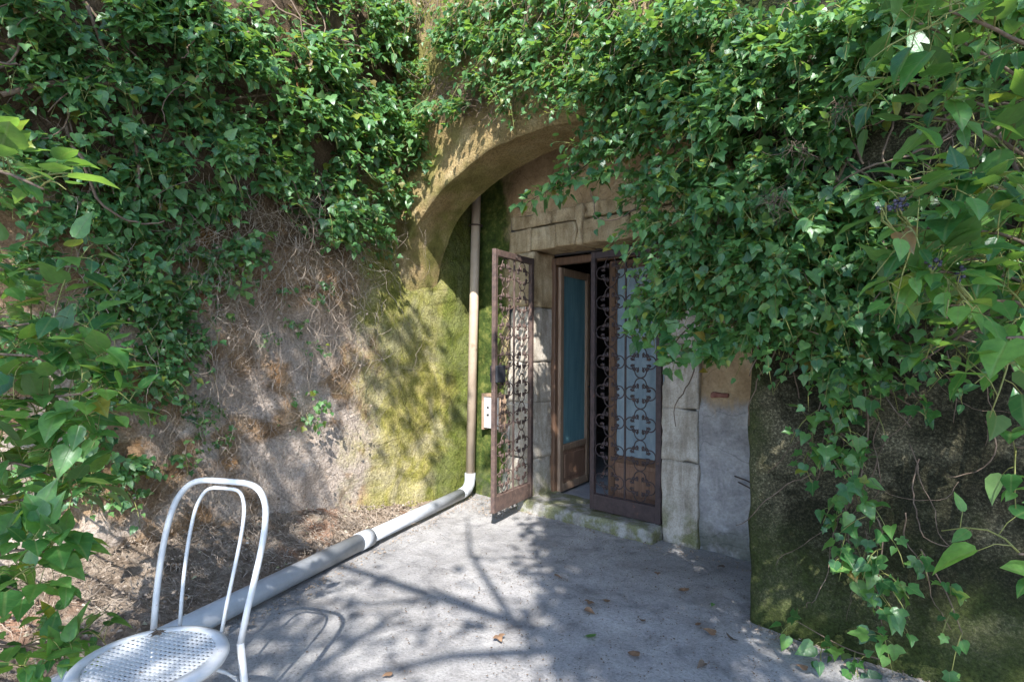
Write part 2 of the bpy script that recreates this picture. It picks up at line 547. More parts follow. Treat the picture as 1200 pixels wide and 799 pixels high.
MAT['wood_panel'] = m_simple('panel_wood', (0.17, 0.095, 0.058), (0.30, 0.18, 0.115), 6, 0.6, 0.3, 0.3, 0.0, True, None, (9, 9, 0.8))
MAT['wood_pale'] = m_simple('weathered_wood', (0.22, 0.14, 0.085), (0.38, 0.27, 0.18), 6, 0.65, 0.3, 0.3, 0.0, True, None, (9, 9, 0.8))
MAT['teal'] = m_simple('blue_painted_pane', (0.10, 0.22, 0.25), (0.20, 0.35, 0.38), 5, 0.28, 0.5, 0.08, 0.0, True, None, (5, 5, 0.6))
MAT['frost'] = m_simple('frosted_pane', (0.17, 0.235, 0.265), (0.30, 0.37, 0.40), 6, 0.3, 0.5, 0.06, 0.0, True, None, (3, 3, 1.0))
MAT['pvc_grey'] = m_simple('weathered_pvc', (0.31, 0.325, 0.335), (0.43, 0.445, 0.455), 8, 0.5, 0.4, 0.1, 0.0, True, ((0.28, 0.25, 0.21), 5, 0.66))
MAT['pvc_beige'] = m_simple('beige_pvc', (0.40, 0.31, 0.215), (0.50, 0.40, 0.29), 6, 0.5, 0.4, 0.1, 0.0, True, ((0.24, 0.17, 0.11), 4, 0.62))
MAT['chair'] = m_simple('chalky_white_paint', (0.44, 0.45, 0.44), (0.58, 0.58, 0.56), 16, 0.45, 0.4, 0.15, 0.0, True, ((0.30, 0.21, 0.14), 34, 0.64))
MAT['cover'] = m_simple('box_cover', (0.42, 0.40, 0.37), (0.56, 0.53, 0.49), 12, 0.6, 0.3, 0.1)
MAT['stem'] = m_simple('ivy_bark', (0.075, 0.052, 0.036), (0.20, 0.15, 0.105), 30, 0.9, 0.2, 0.4)
MAT['dry'] = m_simple('dry_stems', (0.10, 0.075, 0.052), (0.42, 0.35, 0.27), 14, 0.95, 0.1, 0.3)
MAT['petiole'] = m_simple('green_stem', (0.12, 0.15, 0.035), (0.26, 0.25, 0.08), 30, 0.6, 0.3, 0.1)
MAT['berry'] = m_simple('ivy_berry', (0.02, 0.018, 0.03), (0.10, 0.09, 0.12), 60, 0.5, 0.4, 0.1)
MAT['leaf'] = m_leaf('ivy_leaf', (0.032, 0.098, 0.036), (0.074, 0.180, 0.058), (0.135, 0.265, 0.090))
MAT['leaf_near'] = m_leaf('ivy_leaf_glossy', (0.032, 0.100, 0.034), (0.070, 0.180, 0.048), (0.130, 0.260, 0.070), rough=0.33, trans=0.42)
MAT['tree_leaf'] = m_leaf('tree_leaf', (0.03, 0.075, 0.02), (0.05, 0.11, 0.03), (0.08, 0.15, 0.04), trans=0.25)
MAT['scrap'] = m_simple('leaf_crumbs', (0.11, 0.082, 0.058), (0.33, 0.27, 0.205), 30, 0.9, 0.1, 0.3)
MAT['dead_leaf'] = m_simple('dead_leaf', (0.10, 0.062, 0.038), (0.27, 0.165, 0.09), 30, 0.85, 0.2, 0.3)
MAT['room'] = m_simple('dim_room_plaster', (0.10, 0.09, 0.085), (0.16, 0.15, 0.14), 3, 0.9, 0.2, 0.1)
MAT['tile'] = m_simple('doorway_slab', (0.26, 0.27, 0.28), (0.38, 0.385, 0.39), 7, 0.7, 0.3, 0.2)
MAT['debris'] = m_simple('litter_bits', (0.06, 0.045, 0.032), (0.16, 0.12, 0.085), 40, 0.95, 0.1, 0.2)

# ------------------------------------------------------------------ ground
def axis_pts(lo, hi, a, b, step):
    inner = np.arange(a, b + 1e-6, step)
    left = a - np.geomspace(0.3, a - lo, 10)[::-1]
    right = b + np.geomspace(0.3, hi - b, 10)
    return np.concatenate([left, inner, right])

gx = axis_pts(-60, 60, -0.3, 5.2, 0.05)
gy = axis_pts(-60, 60, -5.0, 0.2, 0.05)
X, Y = np.meshgrid(gx, gy, indexing='ij')
P = np.stack([X, Y, np.zeros_like(X)], -1)
P[..., 2] = 0.010 * fbm(P, 1.4, 4, 3) + 0.003 * fbm(P, 9, 3, 5) - 0.012
g = mesh_obj('ground', P.reshape(-1, 3), grid_faces(len(gx), len(gy)), MAT['concrete'], smooth=True)
tag(g, kind='structure')

# ------------------------------------------------------------------ left wall
WALL_H = 5.6
def left_extra(P):
    y, z = P[..., 1], P[..., 2]
    e = 0.16 * np.clip((z - 1.6) / 2.0, 0, 1) * np.clip((-y - 1.25) / 0.6, 0, 1)       # leans forward a little above
    e = e + 0.05 * np.clip(fbm(P, 3.1, 3, 40), -0.2, 1) * np.clip((-y - 1.3) / 0.5, 0, 1)
    e = e - 0.05 * np.clip((y + 1.25) / 0.3, 0, 1) * np.clip((z - 1.9) / 0.4, 0, 1)
    return e
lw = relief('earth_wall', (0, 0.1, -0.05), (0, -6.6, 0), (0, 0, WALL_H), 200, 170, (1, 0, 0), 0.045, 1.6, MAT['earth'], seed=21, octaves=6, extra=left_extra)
tag(lw, 'tall brown earthen wall with yellow-green moss beside the downpipe', 'wall')

# soil bank along its foot
ny, nx = 120, 40
yy = np.linspace(-0.55, -5.2, ny)
vv = np.linspace(0, 1, nx)
Yg, Vg = np.meshgrid(yy, vv, indexing='ij')
sdist = -Yg
width = 0.10 + 0.30 * np.clip(sdist - 0.5, 0, 4)
hgt = 0.30 * np.clip((sdist - 0.55) / 1.8, 0, 1) ** 0.8 + 0.02
Xg = -0.15 + (width + 0.15) * Vg
Pb = np.stack([Xg, Yg, np.zeros_like(Xg)], -1)
Pb[..., 2] = hgt * (1 - Vg) ** 1.25 + (0.035 * fbm(Pb, 5, 5, 9) + 0.02 * fbm(Pb, 18, 3, 4)) * (1 - Vg ** 4) - 0.03 * Vg
sb = mesh_obj('soil_bank', Pb.reshape(-1, 3), grid_faces(ny, nx, 0, False), MAT['soil'], smooth=True)
tag(sb, kind='structure')

# ------------------------------------------------------------------ arch wall (arch + right pier)
AX, AZ, AR, AW = 1.495, 2.97, 2.10, 1.495       # apex x, apex z, radius, half span
Y0, Y1 = -0.90, -0.48                        # front and back of the arch
def arch_z(x):
    dx = np.clip(x - AX, -AW, AW)
    return AZ - (AR - np.sqrt(AR * AR - dx * dx)) - 0.26 * np.exp(-x / 0.075)
aw = empty('arch_wall', (2.0 * AW, Y0, 0))
tag(aw, 'thick ochre arch wall with dark lichened pier, framing the doorway and hung with ivy', 'wall')
root_inv = Vector((2.0 * AW, Y0, 0))
def arch_part(name, P, nu, nv, flip):
    P = P - np.array(root_inv)
    return mesh_obj(name, P.reshape(-1, 3), grid_faces(nu, nv, 0, flip), MAT['arch'], aw, smooth=True)
def rough3(P, amp=0.018, f=3.0):
    return np.stack([amp * fbm(P + 17 * k, f, 5, 60 + k) for k in range(3)], -1)
# spandrel
nu, nv = 110, 90
u, v = np.meshgrid(np.linspace(0, 1, nu) ** 1.5, np.linspace(0, 1, nv) ** 1.3, indexing='ij')
x = -0.12 + (2 * AW + 0.12) * u
zb = arch_z(x)
z = zb + (WALL_H - zb) * v
edge = np.exp(-(z - zb) / 0.02) * 0.022
P = np.stack([x, Y0 + edge - 0.12 * np.clip((z - 3.2) / 1.5, 0, 1), z], -1)
arch_part('spandrel', P + rough3(P), nu, nv, False)
# soffit of the arch
nu, nv = 110, 16
u, v = np.meshgrid(np.linspace(0, 1, nu) ** 1.5, np.linspace(0, 1, nv), indexing='ij')
x = -0.12 + (2 * AW + 0.12) * u
zb = arch_z(x)
y = (Y0 + 0.022) + (Y1 - Y0 - 0.022) * v
P = np.stack([x, y, zb + 0.0 * v], -1)
arch_part('soffit', P + rough3(P), nu, nv, False)
# back of the arch
nu, nv = 110, 12
u, v = np.meshgrid(np.linspace(0, 1, nu) ** 1.5, np.linspace(0, 1, nv), indexing='ij')
x = -0.12 + (2 * AW + 0.12) * u
zb = arch_z(x)
P = np.stack([x, np.full_like(x, Y1), zb + (3.5 - zb) * v], -1)
arch_part('arch_back', P + rough3(P), nu, nv, True)
# pier front
nu, nv = 120, 130
u, v = np.meshgrid(np.linspace(0, 1, nu) ** 1.4, np.linspace(0, 1, nv), indexing='ij')
x = 2 * AW + 4.2 * u
z = -0.05 + (WALL_H + 0.05) * v
edge = np.exp(-(x - 2 * AW) / 0.02) * 0.025 * np.clip((2.4 - z) * 3, 0, 1)
P = np.stack([x, Y0 + edge - 0.12 * np.clip((z - 3.2) / 1.5, 0, 1), z], -1)
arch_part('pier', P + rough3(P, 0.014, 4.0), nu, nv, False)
# pier inner face
nu, nv = 20, 80
u, v = np.meshgrid(np.linspace(0, 1, nu), np.linspace(0, 1, nv), indexing='ij')
P = np.stack([np.full_like(u, 2 * AW), Y0 + 0.025 + (1.0) * u, -0.05 + 2.5 * v], -1)
arch_part('pier_side', P + rough3(P, 0.014, 4.0), nu, nv, False)

# slab closing the space between arch and door wall
cl = relief('passage_ceiling', (-0.1, Y1 - 0.1, 3.45), (3.4, 0, 0), (0, 1.0, 0), 30, 12, (0, 0, -1), 0.02, 2, MAT['plaster'], seed=3)
tag(cl, kind='structure')

# ------------------------------------------------------------------ door wall
DX0, DX1 = 0.777, 2.05          # clear opening
dw = empty('door_wall', (1.4, 0, 0))
tag(dw, 'old plastered wall with a limestone door surround behind the arch', 'wall')
OFF = Vector((1.4, 0, 0))
def dpart(fn, *a, **k):
    o = fn(*a, **k); o.location = -OFF; return o
dpart(relief, 'plaster_face', (-0.12, 0.0, -0.05), (0.60, 0, 0), (0, 0, 3.6), 24, 130, (0, -1, 0), 0.018, 2.5, MAT['plaster'], dw, seed=70)
dpart(relief, 'plaster_face', (0.44, 0.0, 2.64), (1.92, 0, 0), (0, 0, 0.9), 70, 34, (0, -1, 0), 0.014, 3.0, MAT['plaster'], dw, seed=71)
def patchy(P):
    x, z = P[..., 0], P[..., 2]
    return -0.022 * (1 / (1 + np.exp(-(z - 1.06 - 0.07 * fbm(P, 4, 3, 8)) * 60))) + 0.012 * np.clip(fbm(P, 5, 3, 77), 0, 1)
dpart(relief, 'plaster_face', (2.31, 0.0, -0.05), (0.9, 0, 0), (0, 0, 3.6), 60, 200, (0, -1, 0), 0.012, 3.0, MAT['plaster'], dw, seed=72, extra=patchy)
zs = [-0.03, 0.60, 0.99, 1.47, 1.92, 2.305]
for i in range(5):
    dpart(stone, 'jamb_stone', (DX1, -0.03, zs[i] + 0.001), (2.335 - 0.008 * (i % 2), 0.30, zs[i + 1]), MAT['limestone'], dw, 100 + i, 0.005, 0.009, 12)
zs = [-0.03, 0.42, 0.93, 1.30, 1.80, 2.305]
for i in range(5):
    dpart(stone, 'jamb_stone', (0.475 + 0.03 * (i % 2), -0.022, zs[i] + 0.001), (DX0, 0.30, zs[i + 1]), MAT['limestone'] if i < 4 else MAT['ochre_stone'], dw, 120 + i, 0.005, 0.008, 12)
for i, (a, b, lo, hi) in enumerate([(0.485, 0.745, 2.31, 2.512), (0.75, 1.02, 2.31, 2.512), (1.025, 1.232, 2.31, 2.512), (1.238, 1.312, 2.31, 2.655),
                                    (1.318, 1.76, 2.31, 2.512), (1.765, 2.335, 2.31, 2.512),
                                    (0.49, 0.97, 2.528, 2.645), (0.978, 1.232, 2.528, 2.645), (1.318, 1.80, 2.528, 2.645), (1.806, 2.33, 2.528, 2.645)]):
    top = lo > 2.5
    dpart(stone, 'lintel_stone', (a, -0.012 if top else -0.026, lo), (b, 0.10 if top else 0.30, hi), MAT['ochre_stone'], dw, 140 + i, 0.005, 0.008)
p = on_y(843, 463, -0.02)
dpart(stone, 'brick', (p[0] - 0.075, -0.006, p[2] - 0.020), (p[0] + 0.06, 0.05, p[2] + 0.018), MAT['brick'], dw, 160, 0.014, 0.014, 7)
dpart(stone, 'doorstep', (0.70, -0.17, -0.04), (DX1 - 0.004, 0.30, 0.088), MAT['step'], dw, 170, 0.03, 0.014, 16)

# two rusty wires left in the plaster
for a, b, lab in (((862, 556), (886, 566), 'upper rusty wire stub sticking out of the plaster beside the pier'), ((866, 563), (886, 574), 'lower rusty wire stub sticking out of the plaster beside the pier')):
    g_ = Geo()
    A, B = on_y(*a, -0.005), on_y(*b, -0.10)
    g_.tube([A, (A + B) / 2 + np.array([0, 0, 0.004]), B], 0.005, 5)
    tag(g_.build('wire_stub', MAT['iron']), lab, 'wire', 'wire stubs in the plaster')

# dim room behind the door
room = Geo()
def slab(name, lo, hi, mat):
    q = Geo(); q.box(lo, hi)
    return tag(q.build(name, mat), kind='structure')
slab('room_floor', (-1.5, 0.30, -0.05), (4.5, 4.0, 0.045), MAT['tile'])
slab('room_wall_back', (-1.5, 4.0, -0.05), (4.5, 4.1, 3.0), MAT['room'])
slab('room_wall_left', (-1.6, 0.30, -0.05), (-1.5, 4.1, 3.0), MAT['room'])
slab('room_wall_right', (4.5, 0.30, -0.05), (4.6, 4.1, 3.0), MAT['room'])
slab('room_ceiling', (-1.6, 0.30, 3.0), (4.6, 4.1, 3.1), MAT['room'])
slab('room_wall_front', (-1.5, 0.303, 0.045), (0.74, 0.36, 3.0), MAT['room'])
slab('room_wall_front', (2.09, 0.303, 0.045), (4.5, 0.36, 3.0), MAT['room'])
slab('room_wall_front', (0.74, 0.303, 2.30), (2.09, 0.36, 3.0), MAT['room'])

# ------------------------------------------------------------------ wooden door frame and two glazed leaves
DZ0, DZ1 = 0.05, 2.20
df = empty('door_frame', (1.41, 0.27, DZ0))
tag(df, 'brown wooden frame set deep in the stone doorway', 'door frame')
def fpart(name, lo, hi, mat=MAT['wood'], par=df, off=(1.41, 0.27, DZ0), bev=0.006):
    o = bar(name, lo, hi, mat, par, bev); o.location = -Vector(off); return o
fpart('frame_post', (0.765, 0.255, DZ0), (0.815, 0.325, 2.27), MAT['wood'])
fpart('frame_post', (2.005, 0.255, DZ0), (2.062, 0.325, 2.27), MAT['wood'])
fpart('frame_head', (0.815, 0.257, 2.205), (2.005, 0.322, 2.27), MAT['wood'])

def glazed_leaf(name, loc, rz, wdt, glass, label, wood, mirror=1, handle=True):
    r = empty(name, loc, rz)
    tag(r, label, 'door', 'glazed door leaves')
    H = DZ1 - DZ0 - 0.02
    s = mirror
    def b(nm, x0, x1, z0, z1, y0=-0.02, y1=0.02, m=wood, bev=0.005, par=r):
        return bar(nm, (min(s * x0, s * x1), y0, z0), (max(s * x0, s * x1), y1, z1), m, par, bev)
    b('stile', 0, 0.062, 0.01, H)
    b('stile', wdt - 0.062, wdt, 0.01, H)
    b('bottom_rail', 0.062, wdt - 0.062, 0.01, 0.09)
    b('lock_rail', 0.062, wdt - 0.062, 0.395, 0.455)
    b('top_rail', 0.062, wdt - 0.062, H - 0.075, H)
    b('glass_pane', 0.06, wdt - 0.06, 0.45, H - 0.07, -0.003, 0.003, glass, 0)
    pn = b('lower_panel', 0.06, wdt - 0.06, 0.085, 0.40, -0.008, 0.008, MAT['wood_panel'], 0.002)
    b('raised_field', 0.10, wdt - 0.10, 0.125, 0.36, -0.015, 0.015, MAT['wood_panel'], 0.006, pn)
    b('glazing_bead', 0.062, 0.075, 0.455, H - 0.075, -0.013, 0.013, wood, 0.003)
    b('glazing_bead', wdt - 0.075, wdt - 0.062, 0.455, H - 0.075, -0.013, 0.013, wood, 0.003)
    if handle:
        q = Geo()
        q.tube([(s * (wdt - 0.03), -0.02, 0.98), (s * (wdt - 0.03), -0.06, 0.98), (s * (wdt - 0.10), -0.065, 0.98)], 0.008, 6)
        q.build('handle', MAT['black'], r, True)
    return r
glazed_leaf('glazed_door', (0.822, 0.31, DZ0 + 0.01), math.radians(97), 0.60, MAT['teal'],
            'blue-paned wooden door leaf standing open into the dark room', MAT['wood_pale'])
glazed_leaf('glazed_door', (2.003, 0.29, DZ0 + 0.01), 0, 0.61, MAT['frost'],
            'closed wooden door leaf with pale frosted pane behind the shut iron gate', MAT['wood'], -1, False)

# ------------------------------------------------------------------ wrought iron gates
def scroll_mesh():
    r0, r1 = 0.050, 0.016
    half = []
    x, z, h = 0.0, r0, 0.0
    half.append((x, z))
    def go(total, r, n):
        nonlocal x, z, h
        for _ in range(n):
            dh = math.radians(total) / n
            L = 2 * r * math.sin(dh / 2)
            h -= dh / 2
            x += L * math.cos(h); z += L * math.sin(h)
            h -= dh / 2
            half.append((x, z))
    go(108, r0, 8)
    go(240, r1, 7)
    pts = [(-a, 0, b) for a, b in half[:0:-1]] + [(a, 0, b) for a, b in half]
    q = Geo(); q.tube(pts, 0.0050, 4)
    # pointed tips at both ends of the curl, leaving it outwards
    for sx in (-1, 1):
        q.tube([(sx * 0.036, 0, -0.008), (sx * 0.055, 0, -0.022), (sx * 0.072, 0, -0.030)], [0.004, 0.011, 0.002], 4)
    for sx in (-1, 1):
        q.tube([(sx * 0.034, 0, 0.004), (sx * 0.022, 0, -0.018), (sx * 0.016, 0, -0.034)], [0.004, 0.009, 0.002], 4)
    me = bpy.data.meshes.new('scroll')
    me.from_pydata([tuple(v) for v in q.v], [], q.f)
    me.polygons.foreach_set('use_smooth', np.ones(len(me.polygons), dtype=bool))
    return me
SCROLL = scroll_mesh()
SCROLLW = SCROLL.copy()
SCROLL.materials.append(MAT['iron']); SCROLLW.materials.append(MAT['iron_worn'])

def gate(loc, rz, label, mat, scroll, worn):
    r = empty('iron_gate', loc, rz)
    tag(r, label, 'gate', 'wrought iron gate leaves')
    W, H = 0.64, 2.13
    bar('stile', (0, -0.018, 0), (0.045, 0.018, H), mat, r, 0.003)
    bar('stile', (W - 0.04, -0.018, 0), (W, 0.018, H), mat, r, 0.003)
    bar('top_rail', (0.045, -0.017, H - 0.055), (W - 0.04, 0.017, H - 0.002), mat, r, 0.003)
    k = bar('bottom_rail', (0.045, -0.016, 0.002), (W - 0.04, 0.016, 0.13), mat, r, 0.003)
    bar('moulding', (0.046, -0.024, 0.07), (W - 0.041, -0.0165, 0.085), mat, k, 0.002)
    bar('moulding', (0.046, -0.024, 0.118), (W - 0.041, -0.0165, 0.134), mat, k, 0.002)
    cxs = [0.045 + (W - 0.085) * f for f in (0.25, 0.75)]
    bar('middle_bar', (W / 2 - 0.002 - 0.007, -0.007, 0.13), (W / 2 - 0.002 + 0.007, 0.007, H - 0.055), mat, r, 0.002)
    z0, z1 = 0.135, H - 0.058
    n = 8
    hh = (z1 - z0) / n
    for cx in cxs:
        for i in range(n):
            cz = z0 + (i + 0.5) * hh
            for ang, dx, dz in ((0, 0, hh / 2 - 0.051), (180, 0, -(hh / 2 - 0.051)), (90, 0.083, 0), (-90, -0.083, 0)):
                o = bpy.data.objects.new('scroll', scroll)
                COL.objects.link(o)
                o.parent = r
                o.location = (cx + dx, 0, cz + dz)
                o.rotation_euler = (0, math.radians(ang), 0)
    for hz in (0.3, 1.85):
        q = Geo(); q.tube([(-0.008, 0, hz), (-0.008, 0, hz + 0.10)], 0.013, 8); q.build('hinge', mat, r, True)
    return r
gl = gate((DX0 + 0.012, -0.045, 0.10), math.radians(-79.7), 'flaking iron scrollwork gate swung open towards the courtyard beside the downpipe', MAT['iron_worn'], SCROLLW, True)
gr = gate((DX1 - 0.012, -0.005, 0.10), math.radians(180), 'dark brown iron scrollwork gate shut across the doorway', MAT['iron'], SCROLL, False)
lk = bar('lock_case', (0.50, -0.035, 1.05), (0.635, 0.035, 1.19), MAT['black'], gl, 0.006)
q = Geo(); q.tube([(0.575, -0.035, 1.11), (0.575, -0.07, 1.11), (0.515, -0.075, 1.11)], 0.007, 6); q.build('handle', MAT['black'], lk, True)
bar('lock_cylinder', (0.585, -0.045, 1.145), (0.61, -0.0355, 1.175), MAT['cover'], lk, 0.004)

# ------------------------------------------------------------------ meter box on the wall behind the open gate
mb = empty('meter_box', (0.31, -0.02, 0.66))
tag(mb, 'small pale box in a brown frame, low on the mossy wall behind the open gate', 'box')
for nm, lo, hi, m in (('cover', (-0.10, -0.05, 0.0), (0.10, -0.015, 0.30), 'cover'), ('frame_bar', (-0.125, -0.058, -0.02), (-0.10, 0.04, 0.33), 'wood_pale'),
                      ('frame_bar', (0.10, -0.058, -0.02), (0.125, 0.04, 0.33), 'wood_pale'), ('frame_bar', (-0.10, -0.058, 0.30), (0.10, 0.04, 0.33), 'wood_pale')):
    bar(nm, lo, hi, MAT[m], mb, 0.004)
for a in (0.12, 0.19):
    bar('vent_slot', (-0.055, -0.054, a), (-0.03, -0.0505, a + 0.016), MAT['black'], mb, 0)

# ------------------------------------------------------------------ downpipe
dp = empty('drain_pipe', (0.1, -0.14, 0))
tag(dp, 'plastic downpipe in the mossy corner, bending at its foot and running along the ground', 'pipe')
PO = np.array([0.1, -0.14, 0])
def pipe(name, pts, rad, mat, sides=20, par=dp):
    q = Geo(); q.tube([np.array(a) - PO for a in pts], rad, sides)
    return q.build(name, mat, par, True)
top = np.array([0.165, -0.13, 3.4]); foot = np.array([0.10, -0.14, 0.16])
pipe('upright_pipe', [foot, top], 0.044, MAT['pvc_beige'])
e1 = np.array([0.385, -0.98, 0.062]); gend = np.array([1.02, -2.95, 0.062])
dirg = (gend - e1) / np.linalg.norm(gend - e1)
st = np.array([0.17, -0.33, 0.062])
pipe('elbow', [foot + [0, 0, 0.06], foot, foot + [0.005, -0.015, -0.05], foot + [0.02, -0.06, -0.085], foot + [0.04, -0.12, -0.097], st], 0.052, MAT['pvc_grey'])
mid1 = np.array([0.60, -1.70, 0.066])
pipe('ground_pipe', [st - (mid1 - st) * 0.02, mid1], 0.050, MAT['pvc_grey'])
pipe('coupling', [mid1 - dirg * 0.10, mid1 + dirg * 0.02], 0.064, MAT['pvc_grey'])
end2 = np.array([1.30, -3.75, 0.068])
pipe('ground_pipe', [mid1, end2], 0.059, MAT['pvc_grey'])
q = Geo(); q.tube([Vector(np.array([0.15 + 0.064 * math.cos(a), -0.132 + 0.064 * math.sin(a), 2.6]) - PO) for a in np.linspace(0, 2 * math.pi, 17)[:-1]], 0.006, 5, True)
q.build('bracket', MAT['iron'], dp)

# ------------------------------------------------------------------ chair
cc = cam_xy(-1.140, 1.815, -0.0)
back_w = np.array([0.044, 0.18]); back_w /= np.linalg.norm(back_w)
bx = RGT[:2] * back_w[0] + FWD[:2] * back_w[1]            # backward direction of the chair on the ground
ch = empty('garden_chair', (cc[0], cc[1], 0), math.atan2(bx[1], bx[0]) - math.pi / 2)   # local +y is towards the backrest
tag(ch, 'white metal bistro chair with hooped back and round perforated seat', 'chair')
SZ, SR = 0.45, 0.215
# perforated seat plate: a lattice of square holes inside a plain rim
hp = 0.0185
sv, sf, cache = [], [], {}
def V_(x, y):
    key = (round(x, 5), round(y, 5))
    if key not in cache:
        cache[key] = len(sv); sv.append((x, y, SZ - 0.012 * math.exp(-(x * x + y * y) / 0.02)))
    return cache[key]
nh = int(0.2 / hp) + 1
for i in range(-nh, nh):
    for j in range(-nh, nh):
        x0, y0, x1, y1 = i * hp, j * hp, (i + 1) * hp, (j + 1) * hp
        if max(x * x + y * y for x in (x0, x1) for y in (y0, y1)) > (SR - 0.012) ** 2:
            continue
        m_ = hp * 0.20
        o = [V_(x0, y0), V_(x1, y0), V_(x1, y1), V_(x0, y1)]
        n_ = [V_(x0 + m_, y0 + m_), V_(x1 - m_, y0 + m_), V_(x1 - m_, y1 - m_), V_(x0 + m_, y1 - m_)]
        for k in range(4):
            sf.append((o[k], o[(k + 1) % 4], n_[(k + 1) % 4], n_[k]))
st_ = mesh_obj('seat', sv, sf, MAT['chair'], ch)
md = st_.modifiers.new('thick', 'SOLIDIFY'); md.thickness = 0.003
rim = Geo()
N = 48
for k in range(N):
    pass
prof = [(SR - 0.033, 0.0015), (SR - 0.01, 0.003), (SR + 0.006, -0.002), (SR + 0.010, -0.014), (SR + 0.004, -0.026), (SR - 0.008, -0.022), (SR - 0.012, -0.006), (SR - 0.033, -0.003)]
rv = [(r_ * math.cos(2 * math.pi * k / N), r_ * math.sin(2 * math.pi * k / N), SZ + z_) for k in range(N) for r_, z_ in prof]
rf = [(k * 8 + j, ((k + 1) % N) * 8 + j, ((k + 1) % N) * 8 + (j + 1) % 8, k * 8 + (j + 1) % 8) for k in range(N) for j in range(8)]
mesh_obj('seat_rim', rv, rf, MAT['chair'], ch, True)
def hoop(w0, w1, zt, y0, lean, z0, n=40):
    """arched back: legs w0 apart at z0, w1 at the widest, top zt"""
    pts = []
    H = zt - z0
    for i in range(n + 1):
        a = math.pi * i / n
        c, s_ = math.cos(a), math.sin(a)
        zz = H * (abs(s_) ** 0.62)
        f = zz / H
        half = w0 / 2 + (w1 - w0) / 2 * min(f / 0.85, 1) ** 1.1
        xx = half * math.copysign(abs(c) ** 0.42, c) if abs(c) > 1e-6 else 0
        pts.append((xx, y0 + lean * f ** 1.2, z0 + zz))
    return pts
hp_o = hoop(0.36, 0.465, 0.940, 0.185, 0.135, SZ - 0.02)
q = Geo(); q.tube(hp_o, 0.0112, 10); q.build('back_hoop', MAT['chair'], ch, True)
hp_i = hoop(0.175, 0.25, 0.915, 0.205, 0.11, SZ - 0.005)
q = Geo(); q.tube(hp_i, 0.0066, 8); q.build('inner_hoop', MAT['chair'], ch, True)
for sx in (-1, 1):
    q = Geo(); q.tube([(sx * 0.18, 0.185, SZ - 0.019), (sx * 0.19, 0.20, 0.25), (sx * 0.20, 0.25, 0.0)], 0.0125, 10); q.build('leg', MAT['chair'], ch, True)
    q = Geo(); q.tube([(sx * 0.15, -0.13, SZ - 0.02), (sx * 0.17, -0.17, 0.25), (sx * 0.18, -0.21, 0.0)], 0.0125, 10); q.build('leg', MAT['chair'], ch, True)
q = Geo(); q.tube([(0.25 * math.cos(a), 0.25 * math.sin(a) + 0.02, 0.27) for a in np.linspace(0, 2 * math.pi, 25)[:-1]], 0.007, 6, True); q.build('leg_ring', MAT['chair'], ch, True)

# ------------------------------------------------------------------ ivy: leaf shapes
def leaf_template(kind):
    """base at the origin, tip near (0, 1, 0); blade folded along the midrib"""
    if kind == 0:      # pointed oval, as on old flowering shoots
        half = [(0.09, -0.02), (0.25, 0.09), (0.31, 0.30), (0.24, 0.57), (0.09, 0.84)]
        ribs = [0.0, 0.10, 0.32, 0.58, 0.84]
    elif kind == 1:    # heart
        half = [(0.15, -0.09), (0.37, 0.01), (0.42, 0.25), (0.26, 0.56), (0.09, 0.84)]
        ribs = [0.0, 0.10, 0.32, 0.58, 0.84]
    elif kind == 2:    # three lobes
        half = [(0.18, -0.10), (0.44, 0.06), (0.58, 0.34), (0.27, 0.50), (0.15, 0.80)]
        ribs = [0.0, 0.10, 0.30, 0.52, 0.80]
    else:              # five lobes
        half = [(0.20, -0.16), (0.50, -0.02), (0.36, 0.16), (0.56, 0.42), (0.20, 0.60)]
        ribs = [0.0, 0.06, 0.22, 0.42, 0.68]
    v, f = [], []
    for y in ribs:
        v.append((0.0, y))
    for s_ in (1, -1):
        for x, y in half:
            v.append((s_ * x, y))
    v.append((0.0, 1.0))
    L = len(ribs); tip = 3 * L
    for s_, o in ((1, L), (-1, 2 * L)):
        for i in range(L - 1):
            q = (i, o + i, o + i + 1, i + 1)
            f.append(q if s_ > 0 else q[::-1])
        q = (L - 1, o + L - 1, tip)
        f.append(q if s_ > 0 else q[::-1])
    xy = np.array(v)
    return xy, f
TEMPL = [leaf_template(k) for k in range(4)]
def leaf_z(xy, fold, curl, wave):
    x, y = xy[:, 0], xy[:, 1]
    return fold * np.abs(x) - curl * (y - 0.25) ** 2 * np.sign(y - 0.25) + wave * np.sin(7 * y + 3 * np.sign(x)) * np.abs(x)

def norm(a):
    return a / np.maximum(np.linalg.norm(a, axis=-1, keepdims=True), 1e-9)

def leaf_uv(xy):
    return np.stack([xy[:, 0] * 0.8 + 0.5, np.clip(xy[:, 1], -0.2, 1) * 0.8 + 0.16], 1)

SINGLE = {}
def single_leaf(kind, shape, matname):
    key = (kind, shape, matname)
    if key not in SINGLE:
        xy, f = TEMPL[kind]
        z = leaf_z(xy, (0.22, 0.34, 0.12)[shape], (0.22, 0.42, 0.10)[shape], (0.10, -0.08, 0.16)[shape])
        me = bpy.data.meshes.new('leaf')
        me.from_pydata([(a, b, c) for (a, b), c in zip(xy, z)], [], f)
        uv = me.uv_layers.new(name='UVMap')
        li = np.zeros(len(me.loops), dtype=np.int32); me.loops.foreach_get('vertex_index', li)
        uv.data.foreach_set('uv', leaf_uv(xy)[li].ravel())
        me.polygons.foreach_set('use_smooth', np.ones(len(me.polygons), dtype=bool))
        me.materials.append(MAT[matname])
        SINGLE[key] = me
    return SINGLE[key]

